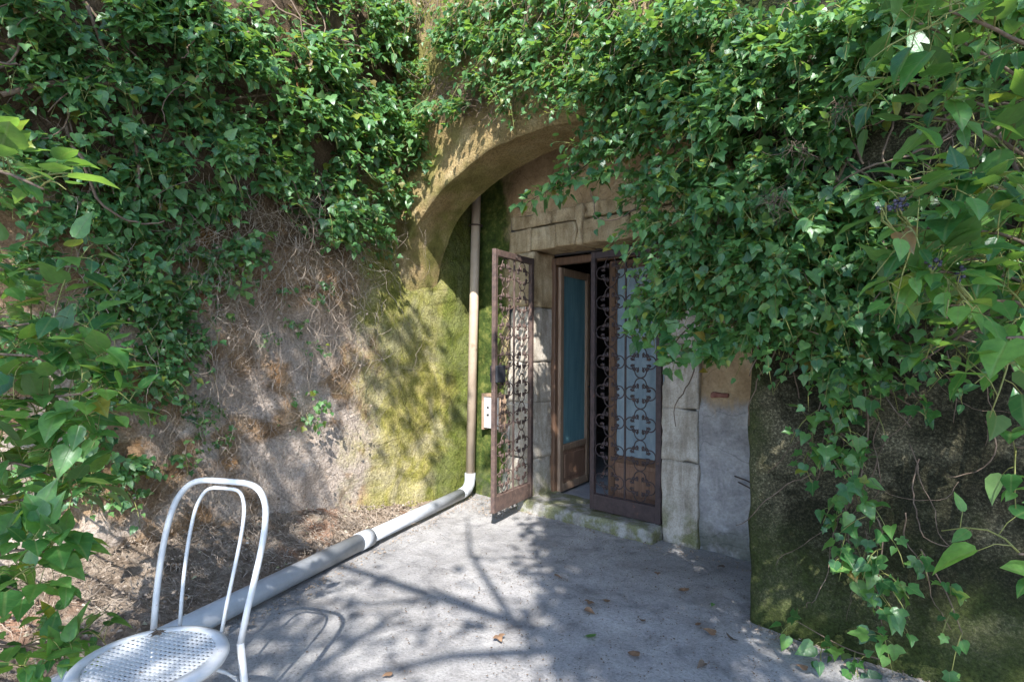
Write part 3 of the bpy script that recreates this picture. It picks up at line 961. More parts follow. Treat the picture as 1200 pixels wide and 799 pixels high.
def leaves_mesh(name, P, T, Nn, S, K, matname, parent):
    """many leaves as one mesh"""
    VS, LI, LT, UV = [], [], [], []
    base = 0
    for k in range(4):
        sel = np.where(K == k)[0]
        if len(sel) == 0:
            continue
        xy, f = TEMPL[k]
        n = len(sel)
        y_ = norm(T[sel]); z_ = norm(Nn[sel] - (Nn[sel] * y_).sum(1, keepdims=True) * y_)
        x_ = np.cross(y_, z_)
        fold = rng.uniform(0.05, 0.40, n)[:, None]; curl = rng.uniform(0.0, 0.45, n)[:, None]; wave = rng.uniform(-0.15, 0.15, n)[:, None]
        zz = leaf_z_v(xy, fold, curl, wave)
        wd = rng.uniform(0.82, 1.1, n)[:, None, None]
        V = P[sel][:, None, :] + S[sel][:, None, None] * (xy[None, :, 0, None] * wd * x_[:, None, :] + xy[None, :, 1, None] * y_[:, None, :] + zz[..., None] * z_[:, None, :])
        nvt = len(xy)
        fl = np.concatenate([np.array(q) for q in f]); ft = np.array([len(q) for q in f])
        LI.append((fl[None, :] + (base + np.arange(n) * nvt)[:, None]).ravel())
        LT.append(np.tile(ft, n))
        UV.append(np.tile(leaf_uv(xy)[fl], (n, 1)))
        VS.append(V.reshape(-1, 3)); base += n * nvt
    VS = np.concatenate(VS); LI = np.concatenate(LI); LT = np.concatenate(LT); UV = np.concatenate(UV)
    me = bpy.data.meshes.new(name)
    me.vertices.add(len(VS)); me.vertices.foreach_set('co', VS.astype(np.float32).ravel())
    me.loops.add(len(LI)); me.loops.foreach_set('vertex_index', LI.astype(np.int32))
    me.polygons.add(len(LT))
    ls = np.concatenate([[0], np.cumsum(LT)[:-1]])
    me.polygons.foreach_set('loop_start', ls.astype(np.int32))
    me.polygons.foreach_set('use_smooth', np.ones(len(LT), dtype=bool))
    uv = me.uv_layers.new(name='UVMap'); uv.data.foreach_set('uv', UV.astype(np.float32).ravel())
    me.update(calc_edges=True); me.validate()
    me.materials.append(MAT[matname])
    o = bpy.data.objects.new(name, me); COL.objects.link(o); o.parent = parent
    return o

def leaf_z_v(xy, fold, curl, wave):
    x, y = xy[None, :, 0], xy[None, :, 1]
    return fold * np.abs(x) - curl * (y - 0.25) ** 2 * np.sign(y - 0.25) + wave * np.sin(7 * y + 3 * np.sign(x)) * np.abs(x)

DOWN = np.array([0, 0, -1.0])
SUNV = np.array(to_sun)
def rdir(n=None):
    a = rng.normal(size=3 if n is None else (n, 3))
    return norm(a)

class Ivy:
    def __init__(self):
        self.P, self.T, self.N, self.S, self.K = [], [], [], [], []
        self.stems, self.twigs = [], []
    def leaf(self, p, t, n, s, k):
        self.P.append(p); self.T.append(t); self.N.append(n); self.S.append(s); self.K.append(k)
    def shoot(self, p0, d, L, nleaf, out, size, droop=0.5, kinds=(0, 1, 2), rad=0.0020, jitter=0.62, spread=0.7, near=False):
        """one leafy shoot: a drooping stem with leaves on alternate sides"""
        d = d / np.linalg.norm(d)
        wob = rdir() * 0.12 * L
        def pt(u):
            return p0 + d * L * u + DOWN * droop * L * u * u + wob * math.sin(3 * u)
        pts = [pt(u) for u in np.linspace(0, 1, 5)]
        self.twigs.append((pts, [rad * 1.3, rad * 1.1, rad, rad * 0.8, rad * 0.5]))
        side = np.cross(d, rdir()); side /= np.linalg.norm(side) + 1e-9
        for k in range(nleaf):
            u = 0.12 + 0.88 * (k + rng.uniform(0, 0.7)) / nleaf
            sgn = 1 if k % 2 else -1
            lat = side * sgn * spread + out * 0.5 + rdir() * 0.35
            lat /= np.linalg.norm(lat)
            s = size * rng.uniform(0.48, 1.28) * (1.08 - 0.35 * u)
            pet = s * rng.uniform(0.35, 0.8)
            b = pt(u); base = b + lat * pet + np.array([0, 0, 0.15 * pet])
            if s > 0.05:
                self.twigs.append(([b, (b + base) / 2 + np.array([0, 0, 0.12 * pet]), base], [rad * 0.6, rad * 0.5, rad * 0.45]))
            if near:
                t = DOWN * 0.30 + lat * 0.75 + d * 0.35 + rdir() * 0.35
                nn = np.array([0, 0, 1.0]) + out * 0.22 + SUNV * 0.15 + rdir() * 0.38
            else:
                t = DOWN * 0.55 + lat * 0.65 + d * 0.25 + rdir() * jitter
                nn = out * 0.45 + np.array([0, 0, 0.75]) + SUNV * 0.30 + rdir() * jitter
            self.leaf(base, t, nn, s, rng.choice(kinds))
    def mound(self, c, U, Vv, out, ru, rv, thick, n, size, L=(0.08, 0.24), nleaf=(5, 10), kinds=(0, 1, 2), droop=0.6, keep=None):
        """a bulging mass on a wall, made of separate tufts of shoots with gaps between them"""
        left = n
        while left > 0:
            a = rng.uniform(0, 2 * math.pi); r = math.sqrt(rng.uniform(0, 1))
            r *= 1 + 0.22 * math.sin(3 * a + c[2] * 9) + 0.12 * math.sin(7 * a + c[0] * 5)
            dep = thick * (max(0.0, 1 - r * r) * rng.uniform(0.2, 1.0) - 0.5)
            cc_ = c + U * ru * r * math.cos(a) + Vv * rv * r * math.sin(a) + out * dep
            m = int(rng.integers(4, 11)); left -= m
            rr = rng.uniform(0.05, 0.13)
            sz = size * rng.uniform(0.75, 1.2)
            bias = rdir() * 0.45
            for _ in range(m):
                p = cc_ + rdir() * rr * np.array([1, 1, 0.6])
                d = out * 0.7 + np.array([0, 0, 0.25]) + U * 0.5 * math.cos(a) * r + bias + rdir() * 0.6
                self.shoot(p, d, rng.uniform(*L), int(rng.integers(*nleaf)), out, sz, droop * rng.uniform(0.5, 1.5), kinds)
    def limb(self, pts, r0, r1, nshoot, size, out, L=(0.10, 0.25), nleaf=(4, 8), kinds=(0, 1), u0=0.15, droop=0.45, near=False):
        """a woody branch through given points, with leafy shoots along it"""
        pts = [np.array(p, float) for p in pts]
        fine = []
        m = len(pts) - 1
        for i in range(m):
            pa = pts[max(i - 1, 0)]; pb = pts[i]; pc = pts[i + 1]; pd = pts[min(i + 2, m)]
            for u in np.linspace(0, 1, 6)[:-1]:
                fine.append(0.5 * ((2 * pb) + (-pa + pc) * u + (2 * pa - 5 * pb + 4 * pc - pd) * u * u + (-pa + 3 * pb - 3 * pc + pd) * u ** 3))
        fine.append(pts[-1])
        rad = list(np.linspace(r0, r1, len(fine)))
        self.stems.append((fine, rad))
        for k in range(nshoot):
            u = u0 + (1 - u0) * (k + rng.uniform(0, 1)) / nshoot
            x = u * (len(fine) - 1); i = min(int(x), len(fine) - 2)
            p = fine[i] + (fine[i + 1] - fine[i]) * (x - i)
            ax = norm((fine[i + 1] - fine[i])[None])[0]
            d = ax * 0.5 + rdir() * 0.8 + out * 0.4 + np.array([0, 0, 0.2])
            self.shoot(p, d, rng.uniform(*L), int(rng.integers(*nleaf)), out, size, droop, kinds, 0.0026, near=near)
    def vine(self, p, d, steps, step, wander, rad, stick=None):
        """a bare wandering stem"""
        pts = [np.array(p)]
        d = norm(np.array(d, float)[None])[0]
        for _ in range(steps):
            d = norm((d + rdir() * wander)[None])[0]
            q = pts[-1] + d * step
            if stick is not None:
                q = stick(q)
            pts.append(q)
        self.stems.append((pts, list(np.linspace(rad, rad * 0.45, len(pts)))))
    def build(self, name, label, n_single, matname='leaf', base=None, stem_mat='stem', twig_mat='petiole'):
        P = np.array(self.P); T = np.array(self.T); N_ = np.array(self.N); S = np.array(self.S); K = np.array(self.K)
        T = norm(T); N_ = norm(N_)
        base = np.array(base if base is not None else P.mean(0))
        r = empty(name, base)
        tag(r, label, 'ivy')
        rel = P - CAM
        dep = rel @ FWD
        sx = 600 + F_PX * (rel @ RGT) / np.maximum(dep, 0.05); sy = HOR - F_PX * rel[:, 2] / np.maximum(dep, 0.05)
        inview = (dep > 0.1) & (sx > -20) & (sx < 1220) & (sy > -20) & (sy < 820)
        app = np.where(inview, S / np.maximum(dep, 0.2), 0)
        # the ones that show largest stand on their own
        order = np.argsort(-(app / np.maximum(dep, 0.2)))
        single = order[:n_single]
        single = single[app[single] > 0]
        for i in single:
            me = single_leaf(int(K[i]), int(rng.integers(0, 3)), matname)
            o = bpy.data.objects.new('leaf', me); COL.objects.link(o); o.parent = r
            y_ = T[i]; z_ = N_[i] - y_ * np.dot(N_[i], y_); z_ /= np.linalg.norm(z_); x_ = np.cross(y_, z_)
            m = Matrix(((x_[0], y_[0], z_[0], 0), (x_[1], y_[1], z_[1], 0), (x_[2], y_[2], z_[2], 0), (0, 0, 0, 1)))
            o.matrix_basis = Matrix.Translation(Vector(P[i] - base)) @ m @ Matrix.Diagonal((S[i], S[i], S[i], 1))
        rest = np.ones(len(P), bool); rest[single] = False
        if rest.any():
            o = leaves_mesh('foliage', P[rest] - base, T[rest], N_[rest], S[rest], K[rest], matname, r)
            o['kind'] = 'stuff'
        if self.stems:
            q = Geo()
            for pts, rad in self.stems:
                q.tube([p - base for p in pts], rad, 5 if rad[0] > 0.006 else 4)
            q.build('stems', MAT[stem_mat], r, True)['kind'] = 'stuff'
        if self.twigs:
            q = Geo()
            for pts, rad in self.twigs:
                q.tube([p - base for p in pts], rad, 3)
            q.build('shoots', MAT[twig_mat], r, True)['kind'] = 'stuff'
        return r

XA, YA, ZA = np.eye(3)
def px_size(px, p):
    return px * float((p - CAM) @ FWD) / F_PX

def left_mound(iv, px, py, rx, ry, thick, n, size=0.085, off=0.06, **k):
    c = on_x(px, py, off + 0.55 * thick)
    iv.mound(c, -YA, ZA, XA, px_size(rx, c) / 0.72, px_size(ry, c), thick, int(n * 1.7), size * 0.69, **k)

def front_mound(iv, px, py, rx, ry, thick, n, size=0.085, y=Y0 - 0.04, **k):
    c = on_y(px, py, y - 0.55 * thick)
    iv.mound(c, XA, ZA, -YA, px_size(rx, c) / 0.72, px_size(ry, c), thick, int(n * 1.7), size * 0.69, **k)

# ---- ivy over the left wall
iv = Ivy()
left_mound(iv, 330, 90, 130, 85, 0.34, 300, 0.105)
left_mound(iv, 430, 170, 75, 75, 0.26, 170, 0.095)
left_mound(iv, 270, 200, 80, 50, 0.30, 110, 0.10)
left_mound(iv, 380, 250, 60, 35, 0.22, 80, 0.09)
left_mound(iv, 220, 30, 110, 50, 0.25, 110, 0.10)
left_mound(iv, 470, 60, 50, 70, 0.20, 90, 0.09)
left_mound(iv, 90, 30, 110, 50, 0.15, 80, 0.09)
left_mound(iv, 420, 20, 70, 40, 0.2, 90, 0.09)
left_mound(iv, 130, 215, 70, 45, 0.12, 42, 0.09)
left_mound(iv, 60, 130, 70, 50, 0.12, 34, 0.09)
left_mound(iv, 215, 300, 45, 35, 0.10, 22, 0.08)
left_mound(iv, 60, 230, 80, 60, 0.12, 60, 0.085)
left_mound(iv, 100, 300, 80, 50, 0.12, 46, 0.085)
left_mound(iv, 150, 130, 60, 60, 0.12, 40, 0.085)
left_mound(iv, 40, 60, 60, 60, 0.14, 50, 0.09)
left_mound(iv, 110, 400, 50, 50, 0.10, 40, 0.08)
left_mound(iv, 185, 350, 46, 40, 0.10, 36, 0.08)
left_mound(iv, 175, 430, 40, 50, 0.09, 36, 0.08)
left_mound(iv, 260, 290, 50, 22, 0.12, 24, 0.08)
left_mound(iv, 130, 540, 36, 40, 0.08, 22, 0.075)
left_mound(iv, 160, 330, 60, 45, 0.10, 18, 0.08)
for px, py, rx, ry, n in ((205, 395, 26, 40, 26), (200, 470, 24, 40, 24), (160, 470, 30, 60, 26), (345, 395, 26, 20, 12), (350, 470, 9, 34, 8), (225, 520, 16, 30, 10), (150, 560, 24, 36, 12), (340, 330, 30, 14, 7), (420, 265, 34, 14, 14)):
    left_mound(iv, px, py, rx, ry, 0.06, n, 0.062, 0.05, L=(0.05, 0.13), nleaf=(3, 6), kinds=(1, 2, 3), droop=0.8)
def stick_left(q):
    q = q.copy()
    q[0] = max(0.05, min(q[0], 0.34)) + rng.normal() * 0.008
    return q
for _ in range(60):
    p = on_x(rng.uniform(20, 470), rng.uniform(-40, 200), 0.14)
    iv.vine(p, DOWN * 0.8 + rdir() * 0.5, int(rng.integers(10, 24)), 0.055, 0.33, rng.uniform(0.003, 0.010), stick_left)
for px0, py0, px1, py1, rr in ((30, 105, 330, 110, 0.013), (0, 115, 210, 100, 0.014), (155, 90, 150, 260, 0.012), (365, 105, 470, 125, 0.010), (100, 10, 200, 200, 0.011)):
    A, B = on_x(px0, py0, 0.22), on_x(px1, py1, 0.22)
    iv.limb([A, A * 0.66 + B * 0.34 + rdir() * 0.05, A * 0.33 + B * 0.67 + rdir() * 0.06, B], rr, rr * 0.6, 6, 0.085, XA)
iv.build('wall_ivy', 'ivy mass tumbling over the top of the brown earthen wall', 280, 'leaf', (0.1, -1.6, 0.15))

# ---- dead tangle hanging on the left wall below it
dead = Ivy()
def stick_dead(q):
    q = q.copy(); q[0] = max(0.03, min(q[0], 0.26)) + rng.normal() * 0.006
    q[2] = max(q[2], 0.12)
    return q
for _ in range(560):
    px = rng.choice([rng.normal(290, 55), rng.normal(400, 40), rng.uniform(60, 440)]); py = rng.uniform(180, 420)
    p = on_x(px, py, rng.uniform(0.08, 0.22))
    dead.vine(p, DOWN * 0.9 + rdir() * 0.6, int(rng.integers(9, 26)), rng.uniform(0.02, 0.04), 0.38, rng.uniform(0.0008, 0.0022), stick_dead)
for _ in range(240):
    px = rng.normal(265, 45); py = rng.uniform(430, 590)
    p = on_x(px, py, rng.uniform(0.06, 0.16))
    dead.vine(p, DOWN * 0.9 + rdir() * 0.8, int(rng.integers(7, 16)), 0.028, 0.45, rng.uniform(0.0008, 0.002), stick_dead)
def on_bank_z(q):
    q = q.copy(); s_ = -q[1]
    wd = 0.10 + 0.30 * max(s_ - 0.5, 0); h = 0.30 * min(max((s_ - 0.55) / 1.8, 0), 1) ** 0.8 + 0.02
    vv_ = min(max((q[0] + 0.15) / (wd + 0.15), 0), 1)
    q[2] = h * (1 - vv_) ** 1.25 + rng.uniform(0.015, 0.05)
    return q
for _ in range(330):
    s_ = rng.uniform(1.2, 4.0)
    p = on_bank_z(np.array([rng.uniform(0.05, 0.25 + 0.25 * (s_ - 1)), -s_, 0]))
    dead.vine(p, rdir() * np.array([1, 1, 0]) + np.array([0, 0.01, 0]), int(rng.integers(6, 16)), 0.026, 0.5, rng.uniform(0.001, 0.003), on_bank_z)
for cxp, cyp, sdx, sdy, m_ in ((285, 265, 45, 22, 260), (410, 285, 26, 26, 160), (270, 450, 26, 55, 220), (205, 600, 40, 22, 160), (330, 330, 60, 20, 120), (100, 200, 70, 60, 160)):
    for _ in range(int(m_ * 0.6)):
        p = on_x(rng.normal(cxp, sdx), rng.normal(cyp, sdy), rng.uniform(0.08, 0.24))
        dead.vine(p, DOWN * 0.5 + rdir(), int(rng.integers(5, 11)), 0.024, 0.6, rng.uniform(0.0007, 0.0018), stick_dead)
q = Geo()
db = np.array([0.12, -2.2, 0.2])
for pts, rad in dead.stems:
    q.tube([p - db for p in pts], rad, 3)
dt = empty('dead_ivy', db)
tag(dt, 'dry grey tangle of dead ivy stems hanging down the bare wall', 'dead ivy')
q.build('dry_stems', MAT['dry'], dt)['kind'] = 'stuff'
# withered leaf scraps caught in it
n = 900
px = np.where(rng.uniform(size=n) < 0.6, rng.normal(285, 60, n), rng.uniform(90, 440, n)); py = rng.uniform(230, 610, n)
PP = np.array([on_x(a, b, rng.uniform(0.06, 0.2)) for a, b in zip(px, py)])
leaves_mesh('withered_leaves', PP - db, rdir(n) + DOWN, rdir(n) + XA, rng.uniform(0.008, 0.026, n), rng.integers(0, 4, n), 'scrap', dt)['kind'] = 'stuff'

# ---- ivy over the arch
iv = Ivy()
front_mound(iv, 715, 115, 48, 42, 0.24, 90, 0.085)
front_mound(iv, 675, 55, 60, 50, 0.18, 100, 0.085)
front_mound(iv, 705, 170, 28, 22, 0.16, 26, 0.08)
front_mound(iv, 665, 95, 24, 20, 0.12, 18, 0.08)
front_mound(iv, 505, 70, 40, 36, 0.10, 30, 0.075)
front_mound(iv, 555, 50, 40, 30, 0.10, 30, 0.075)
front_mound(iv, 640, 15, 60, 30, 0.14, 60, 0.08)
front_mound(iv, 560, 10, 90, 30, 0.12, 70, 0.075)
front_mound(iv, 600, 60, 40, 34, 0.10, 34, 0.075)
front_mound(iv, 470, 20, 50, 40, 0.12, 40, 0.08)
front_mound(iv, 560, 100, 26, 14, 0.10, 16, 0.08)
front_mound(iv, 525, 120, 24, 14, 0.10, 16, 0.075)
front_mound(iv, 590, 118, 16, 10, 0.08, 9, 0.075)
front_mound(iv, 500, 150, 22, 18, 0.08, 12, 0.075)
front_mound(iv, 750, 60, 60, 60, 0.22, 90, 0.085)
front_mound(iv, 755, 150, 46, 32, 0.12, 36, 0.08)
for A, B, C_ in (((690, 190), (655, 215), (612, 240)), ((670, 180), (662, 205), (655, 230)), ((735, 180), (715, 200), (690, 215))):
    pts = [on_y(*A, Y0 - 0.10), on_y(*B, Y0 - 0.22), on_y(*C_, Y0 - 0.25)]
    iv.limb(pts, 0.004, 0.002, 9, 0.075, -YA, L=(0.05, 0.12), nleaf=(3, 6), kinds=(1, 2), u0=0.3)
def stick_front(q):
    q = q.copy(); q[1] = min(Y0 - 0.03, max(q[1], Y0 - 0.30)) + rng.normal() * 0.006
    return q
for _ in range(230):
    p = on_y(rng.uniform(440, 800), rng.uniform(-90, 10), Y0 - 0.15)
    iv.vine(p, DOWN + rdir() * 0.3, int(rng.integers(8, 17)), 0.040, 0.26, rng.uniform(0.0012, 0.005), stick_front)
for _ in range(300):
    p = on_y(rng.normal(545, 28), rng.normal(108, 14), Y0 - 0.06)
    iv.vine(p, DOWN * 0.5 + rdir() + np.array([-0.4, 0, 0]), int(rng.integers(5, 10)), 0.026, 0.5, rng.uniform(0.001, 0.003), stick_front)
iv.build('arch_ivy', 'ivy cascading over the crown of the arch above the doorway', 240, 'leaf', (1.6, Y0 - 0.05, 3.0))

# ---- great ivy curtain right of the arch
iv = Ivy()
front_mound(iv, 870, 110, 110, 90, 0.38, 240, 0.09)
front_mound(iv, 830, 240, 85, 70, 0.38, 220, 0.088)
front_mound(iv, 815, 325, 50, 50, 0.32, 90, 0.08)
front_mound(iv, 885, 320, 75, 62, 0.34, 170, 0.088)
front_mound(iv, 870, 385, 55, 24, 0.26, 46, 0.075)
front_mound(iv, 970, 50, 90, 50, 0.38, 150, 0.09)
front_mound(iv, 950, 255, 70, 50, 0.30, 90, 0.088)
front_mound(iv, 985, 330, 60, 50, 0.24, 70, 0.088)
front_mound(iv, 985, 405, 56, 30, 0.20, 40, 0.085)
front_mound(iv, 790, 50, 60, 60, 0.28, 100, 0.088)
front_mound(iv, 1080, 40, 80, 60, 0.30, 90, 0.095)
front_mound(iv, 1070, 330, 60, 50, 0.20, 36, 0.085)
front_mound(iv, 1160, 200, 60, 180, 0.16, 50, 0.085)
for A, B, C_ in (((810, 340), (775, 385), (742, 398)), ((820, 370), (795, 395), (790, 410)), ((870, 380), (850, 400), (815, 412)), ((790, 300), (762, 340), (748, 370))):
    iv.limb([on_y(*A, Y0 - 0.22), on_y(*B, Y0 - 0.34), on_y(*C_, Y0 - 0.36)], 0.005, 0.002, 10, 0.075, -YA, L=(0.05, 0.13), nleaf=(3, 6), kinds=(1, 2), u0=0.2)
for _ in range(150):
    p = on_y(rng.uniform(760, 1180), rng.uniform(-60, 360), Y0 - 0.10)
    iv.vine(p, DOWN + rdir() * 0.8, int(rng.integers(8, 22)), 0.04, 0.32, rng.uniform(0.0015, 0.008), stick_front)
for (a, b), (c, d_) in (((930, 105), (1010, 190)), ((900, 170), (1010, 130)), ((1000, 160), (960, 240)), ((1050, 330), (1000, 420)), ((960, 170), (1020, 250))):
    A, B = on_y(a, b, Y0 - 0.10), on_y(c, d_, Y0 - 0.12)
    iv.limb([A, (A + B) / 2 + rdir() * 0.06, B], 0.010, 0.006, 2, 0.08, -YA)
for px_, py_ in ((910, 235), (828, 248), (905, 225), (985, 120), (935, 170)):
    for _ in range(26):
        p = on_y(px_ + rng.normal() * 8, py_ + rng.normal() * 6, Y0 - 0.42)
        iv.vine(p, DOWN + rdir() * 0.9, int(rng.integers(4, 8)), 0.02, 0.5, rng.uniform(0.0008, 0.0018))
iv.build('curtain_ivy', 'dense ivy curtain covering the wall right of the arch down to the gate', 300, 'leaf', (3.4, Y0 - 0.1, 2.6))

# ---- trailing strands on the pier
iv = Ivy()
def strand(pxs, r0, n, size=0.072, off0=0.09):
    pts = [on_y(a, b, Y0 - off0 - 0.02 * i) for i, (a, b) in enumerate(pxs)]
    iv.limb(pts, r0, r0 * 0.5, n, size, -YA, L=(0.06, 0.16), nleaf=(3, 6), kinds=(1, 1, 2, 3), u0=0.0, droop=0.7)
strand([(1000, 420), (985, 470), (972, 520), (990, 555)], 0.005, 15)
strand([(1010, 430), (1018, 500), (1010, 570), (1035, 620), (1030, 690), (1040, 750)], 0.005, 17)
strand([(985, 560), (995, 610), (1000, 660), (1040, 680)], 0.005, 11)
strand([(985, 430), (962, 470), (945, 545)], 0.004, 7, 0.07)
strand([(1080, 640), (1110, 690), (1130, 740)], 0.004, 4, 0.08)
strand([(1035, 770), (990, 755), (935, 725)], 0.004, 5, 0.075)
strand([(1010, 420), (1050, 440), (1090, 480)], 0.005, 8)
for _ in range(22):
    p = on_y(rng.uniform(960, 1180), rng.uniform(380, 620), Y0 - 0.06)
    iv.vine(p, DOWN + rdir() * 0.5, int(rng.integers(8, 20)), 0.035, 0.35, rng.uniform(0.0015, 0.004), stick_front)
iv.build('trailing_ivy', 'thin ivy strands trailing down the dark pier to the ground', 230, 'leaf_near', (3.5, Y0 - 0.06, 0.02))

# ---- near flowering branches on the right
iv = Ivy()
TOCAM = norm((CAM - at(1100, 200, 1.8))[None])[0]
root = on_y(1190, 150, Y0)
def near_limb(ends, n, size=0.095, r0=0.008, **k):
    iv.limb([root + rdir() * 0.15] + [at(*e) for e in ends], r0, 0.003, n, size, TOCAM * 0.6 + np.array([0, 0, 0.3]), L=(0.08, 0.2), nleaf=(4, 8), kinds=(0, 0, 0, 0, 0, 1), u0=0.3, near=True, **k)
near_limb([(1230, 120, 1.9), (1150, 60, 1.65), (1075, 25, 1.5)], 14)
near_limb([(1240, 90, 1.6), (1180, 40, 1.35), (1110, 10, 1.3)], 11)
near_limb([(1230, 200, 1.9), (1150, 150, 1.6), (1060, 130, 1.5)], 14)
near_limb([(1240, 240, 1.8), (1160, 215, 1.5), (1070, 225, 1.4)], 15)
near_limb([(1250, 290, 1.7), (1170, 270, 1.45), (1040, 262, 1.38)], 16)
near_limb([(1250, 340, 1.7), (1180, 320, 1.45), (1080, 315, 1.4)], 15)
near_limb([(1250, 370, 1.7), (1190, 350, 1.45), (1110, 355, 1.42)], 11)
near_limb([(1240, 330, 2.0), (1140, 300, 1.8), (1040, 330, 1.75)], 15)
near_limb([(1240, 160, 2.0), (1120, 110, 1.9), (1040, 90, 1.85)], 12)
near_limb([(1230, 380, 2.0), (1150, 380, 1.9), (1080, 420, 1.85)], 9)
near_limb([(1270, 420, 1.5), (1215, 395, 1.3), (1180, 392, 1.25)], 3)
near_limb([(1290, 560, 1.8), (1220, 525, 1.6), (1190, 520, 1.6)], 4)
near_limb([(1290, 680, 1.6), (1220, 650, 1.5), (1196, 645, 1.45)], 3)
right_near = iv.build('branching_ivy', 'large-leaved ivy branches with berries reaching in beside the pier', 280, 'leaf_near', tuple(root))
# berry clusters
def sphere_geo(c, r, q):
    bm = bmesh.new(); bmesh.ops.create_icosphere(bm, subdivisions=1, radius=r)
    q.add([v.co + Vector(c) for v in bm.verts], [tuple(v.index for v in f.verts) for f in bm.faces]); bm.free()
for (a, b, dpt, m_) in ((1055, 236, 1.36, 20), (1092, 306, 1.36, 14), (1035, 240, 1.37, 7), (1125, 318, 1.38, 9)):
    q = Geo(); c = at(a, b, dpt) - root
    for k in range(m_):
        sphere_geo(c + rdir() * 0.017 * rng.uniform(0.5, 1.1), rng.uniform(0.0045, 0.006), q)
    s_ = Geo()
    for k in range(5):
        s_.tube([c + rdir() * 0.012, c + DOWN * 0.03 + rdir() * 0.006, c + DOWN * 0.06 + RGT * 0.03], 0.0016, 4)
    bo = q.build('berry_cluster', MAT['berry'], right_near, True)
    s_.build('berry_stalk', MAT['petiole'], bo)

# ---- near ivy bush on the left
iv = Ivy()
TOL = norm((CAM - at(60, 480, 2.0))[None])[0]
lroot = on_x(20, 560, 0.02)
def left_limb(ends, n, size=0.112, r0=0.008):
    st = on_x(ends[0][0] - 20, ends[0][1] + 20, 0.05)
    iv.limb([st] + [at(*e) for e in ends], r0, 0.003, n, size, TOL * 0.5 + np.array([0, 0, 0.45]), L=(0.08, 0.2), nleaf=(4, 8), kinds=(0, 0, 0, 0, 0, 1), u0=0.35, droop=0.35, near=True)
left_limb([(-40, 320, 2.3), (20, 320, 2.1), (90, 315, 2.0)], 8)
left_limb([(-40, 420, 2.3), (30, 420, 2.0), (110, 425, 1.95)], 14)
left_limb([(-40, 470, 2.3), (40, 470, 2.0), (130, 460, 1.95)], 15)
left_limb([(-40, 520, 2.3), (30, 500, 2.05), (110, 500, 2.0)], 13)
left_limb([(-40, 390, 2.3), (20, 385, 2.05), (80, 372, 2.0)], 9)
left_limb([(-40, 610, 2.2), (20, 590, 2.0), (80, 590, 1.95)], 10)
left_limb([(-40, 680, 2.1), (10, 650, 1.9), (60, 650, 1.85)], 11)
left_limb([(-40, 720, 2.1), (0, 690, 1.85), (30, 700, 1.8)], 7)
left_limb([(-40, 560, 2.2), (10, 545, 2.0), (60, 560, 1.95)], 8)
left_limb([(-50, 200, 1.8), (0, 205, 1.5), (50, 225, 1.4)], 5, 0.10)
left_limb([(-40, 760, 2.1), (30, 760, 2.0), (110, 740, 2.1)], 9, 0.085)
left_limb([(-40, 770, 1.9), (30, 785, 1.85), (80, 775, 1.9)], 7, 0.085)
iv.build('bushy_ivy', 'broad-leaved ivy bush leaning in beside the white chair', 280, 'leaf_near', tuple(lroot))

# ------------------------------------------------------------------ fallen leaves, litter
spots = [(698, 746, 'a fresh green leaf lying flat on the shaded concrete', 'leaf_near', 0.085, 1),
         (651, 674, 'curled brown leaf on the concrete nearest the doorstep', 'dead_leaf', 0.07, 0),
         (772, 670, 'small orange-brown leaf on the concrete below the right jamb', 'dead_leaf', 0.06, 1),
         (805, 692, 'brown leaf on the concrete lying before the shut gate', 'dead_leaf', 0.08, 2),
         (687, 714, 'pale torn leaf among the sun flecks', 'dead_leaf', 0.08, 0),
         (693, 704, 'dark curled leaf beside the pale torn one', 'dead_leaf', 0.07, 2),
         (743, 768, 'ochre leaf lying nearest the bottom edge of the courtyard', 'dead_leaf', 0.085, 1),
         (755, 728, 'thin brown leaf in the middle of the shaded concrete', 'dead_leaf', 0.07, 0),
         (840, 741, 'reddish brown leaf close to the foot of the pier', 'dead_leaf', 0.08, 1),
         (818, 732, 'small reddish leaf just beyond the one at the pier foot', 'dead_leaf', 0.06, 0),
         (858, 748, 'black rotted leaf at the foot of the pier', 'debris', 0.075, 2),
         (850, 662, 'dark leaf lying under the grey plaster', 'debris', 0.06, 1),
         (838, 706, 'greenish leaf scrap by the pier corner', 'leaf', 0.05, 0),
         (828, 776, 'dark leaf lying in front of the pier', 'debris', 0.06, 1),
         (948, 782, 'yellow leaf on the concrete under the trailing ivy', 'dead_leaf', 0.06, 1),
         (586, 745, 'brown leaf in the sunlit patch of concrete', 'dead_leaf', 0.07, 2),
         (296, 713, 'orange leaf beside the ground pipe behind the chair', 'dead_leaf', 0.07, 1),
         (462, 790, 'yellowed leaf at the lower edge of the sunlit concrete', 'dead_leaf', 0.06, 0),
         (715, 705, 'red-tinged leaf lit by a sun fleck', 'dead_leaf', 0.06, 1)]
for i, (a, b, lab, mt, s, kd) in enumerate(spots):
    p = on_z(a, b, 0.004)
    me = single_leaf(kd, i % 3, mt)
    o = bpy.data.objects.new('fallen_leaf', me); COL.objects.link(o)
    o.location = (p[0], p[1], 0.008); s *= 0.8; o.scale = (s, s, s)
    o.rotation_euler = (rng.uniform(-0.2, 0.2), rng.uniform(-0.25, 0.25), rng.uniform(0, 6.28))
    tag(o, lab, 'leaf', 'leaves fallen on the concrete')

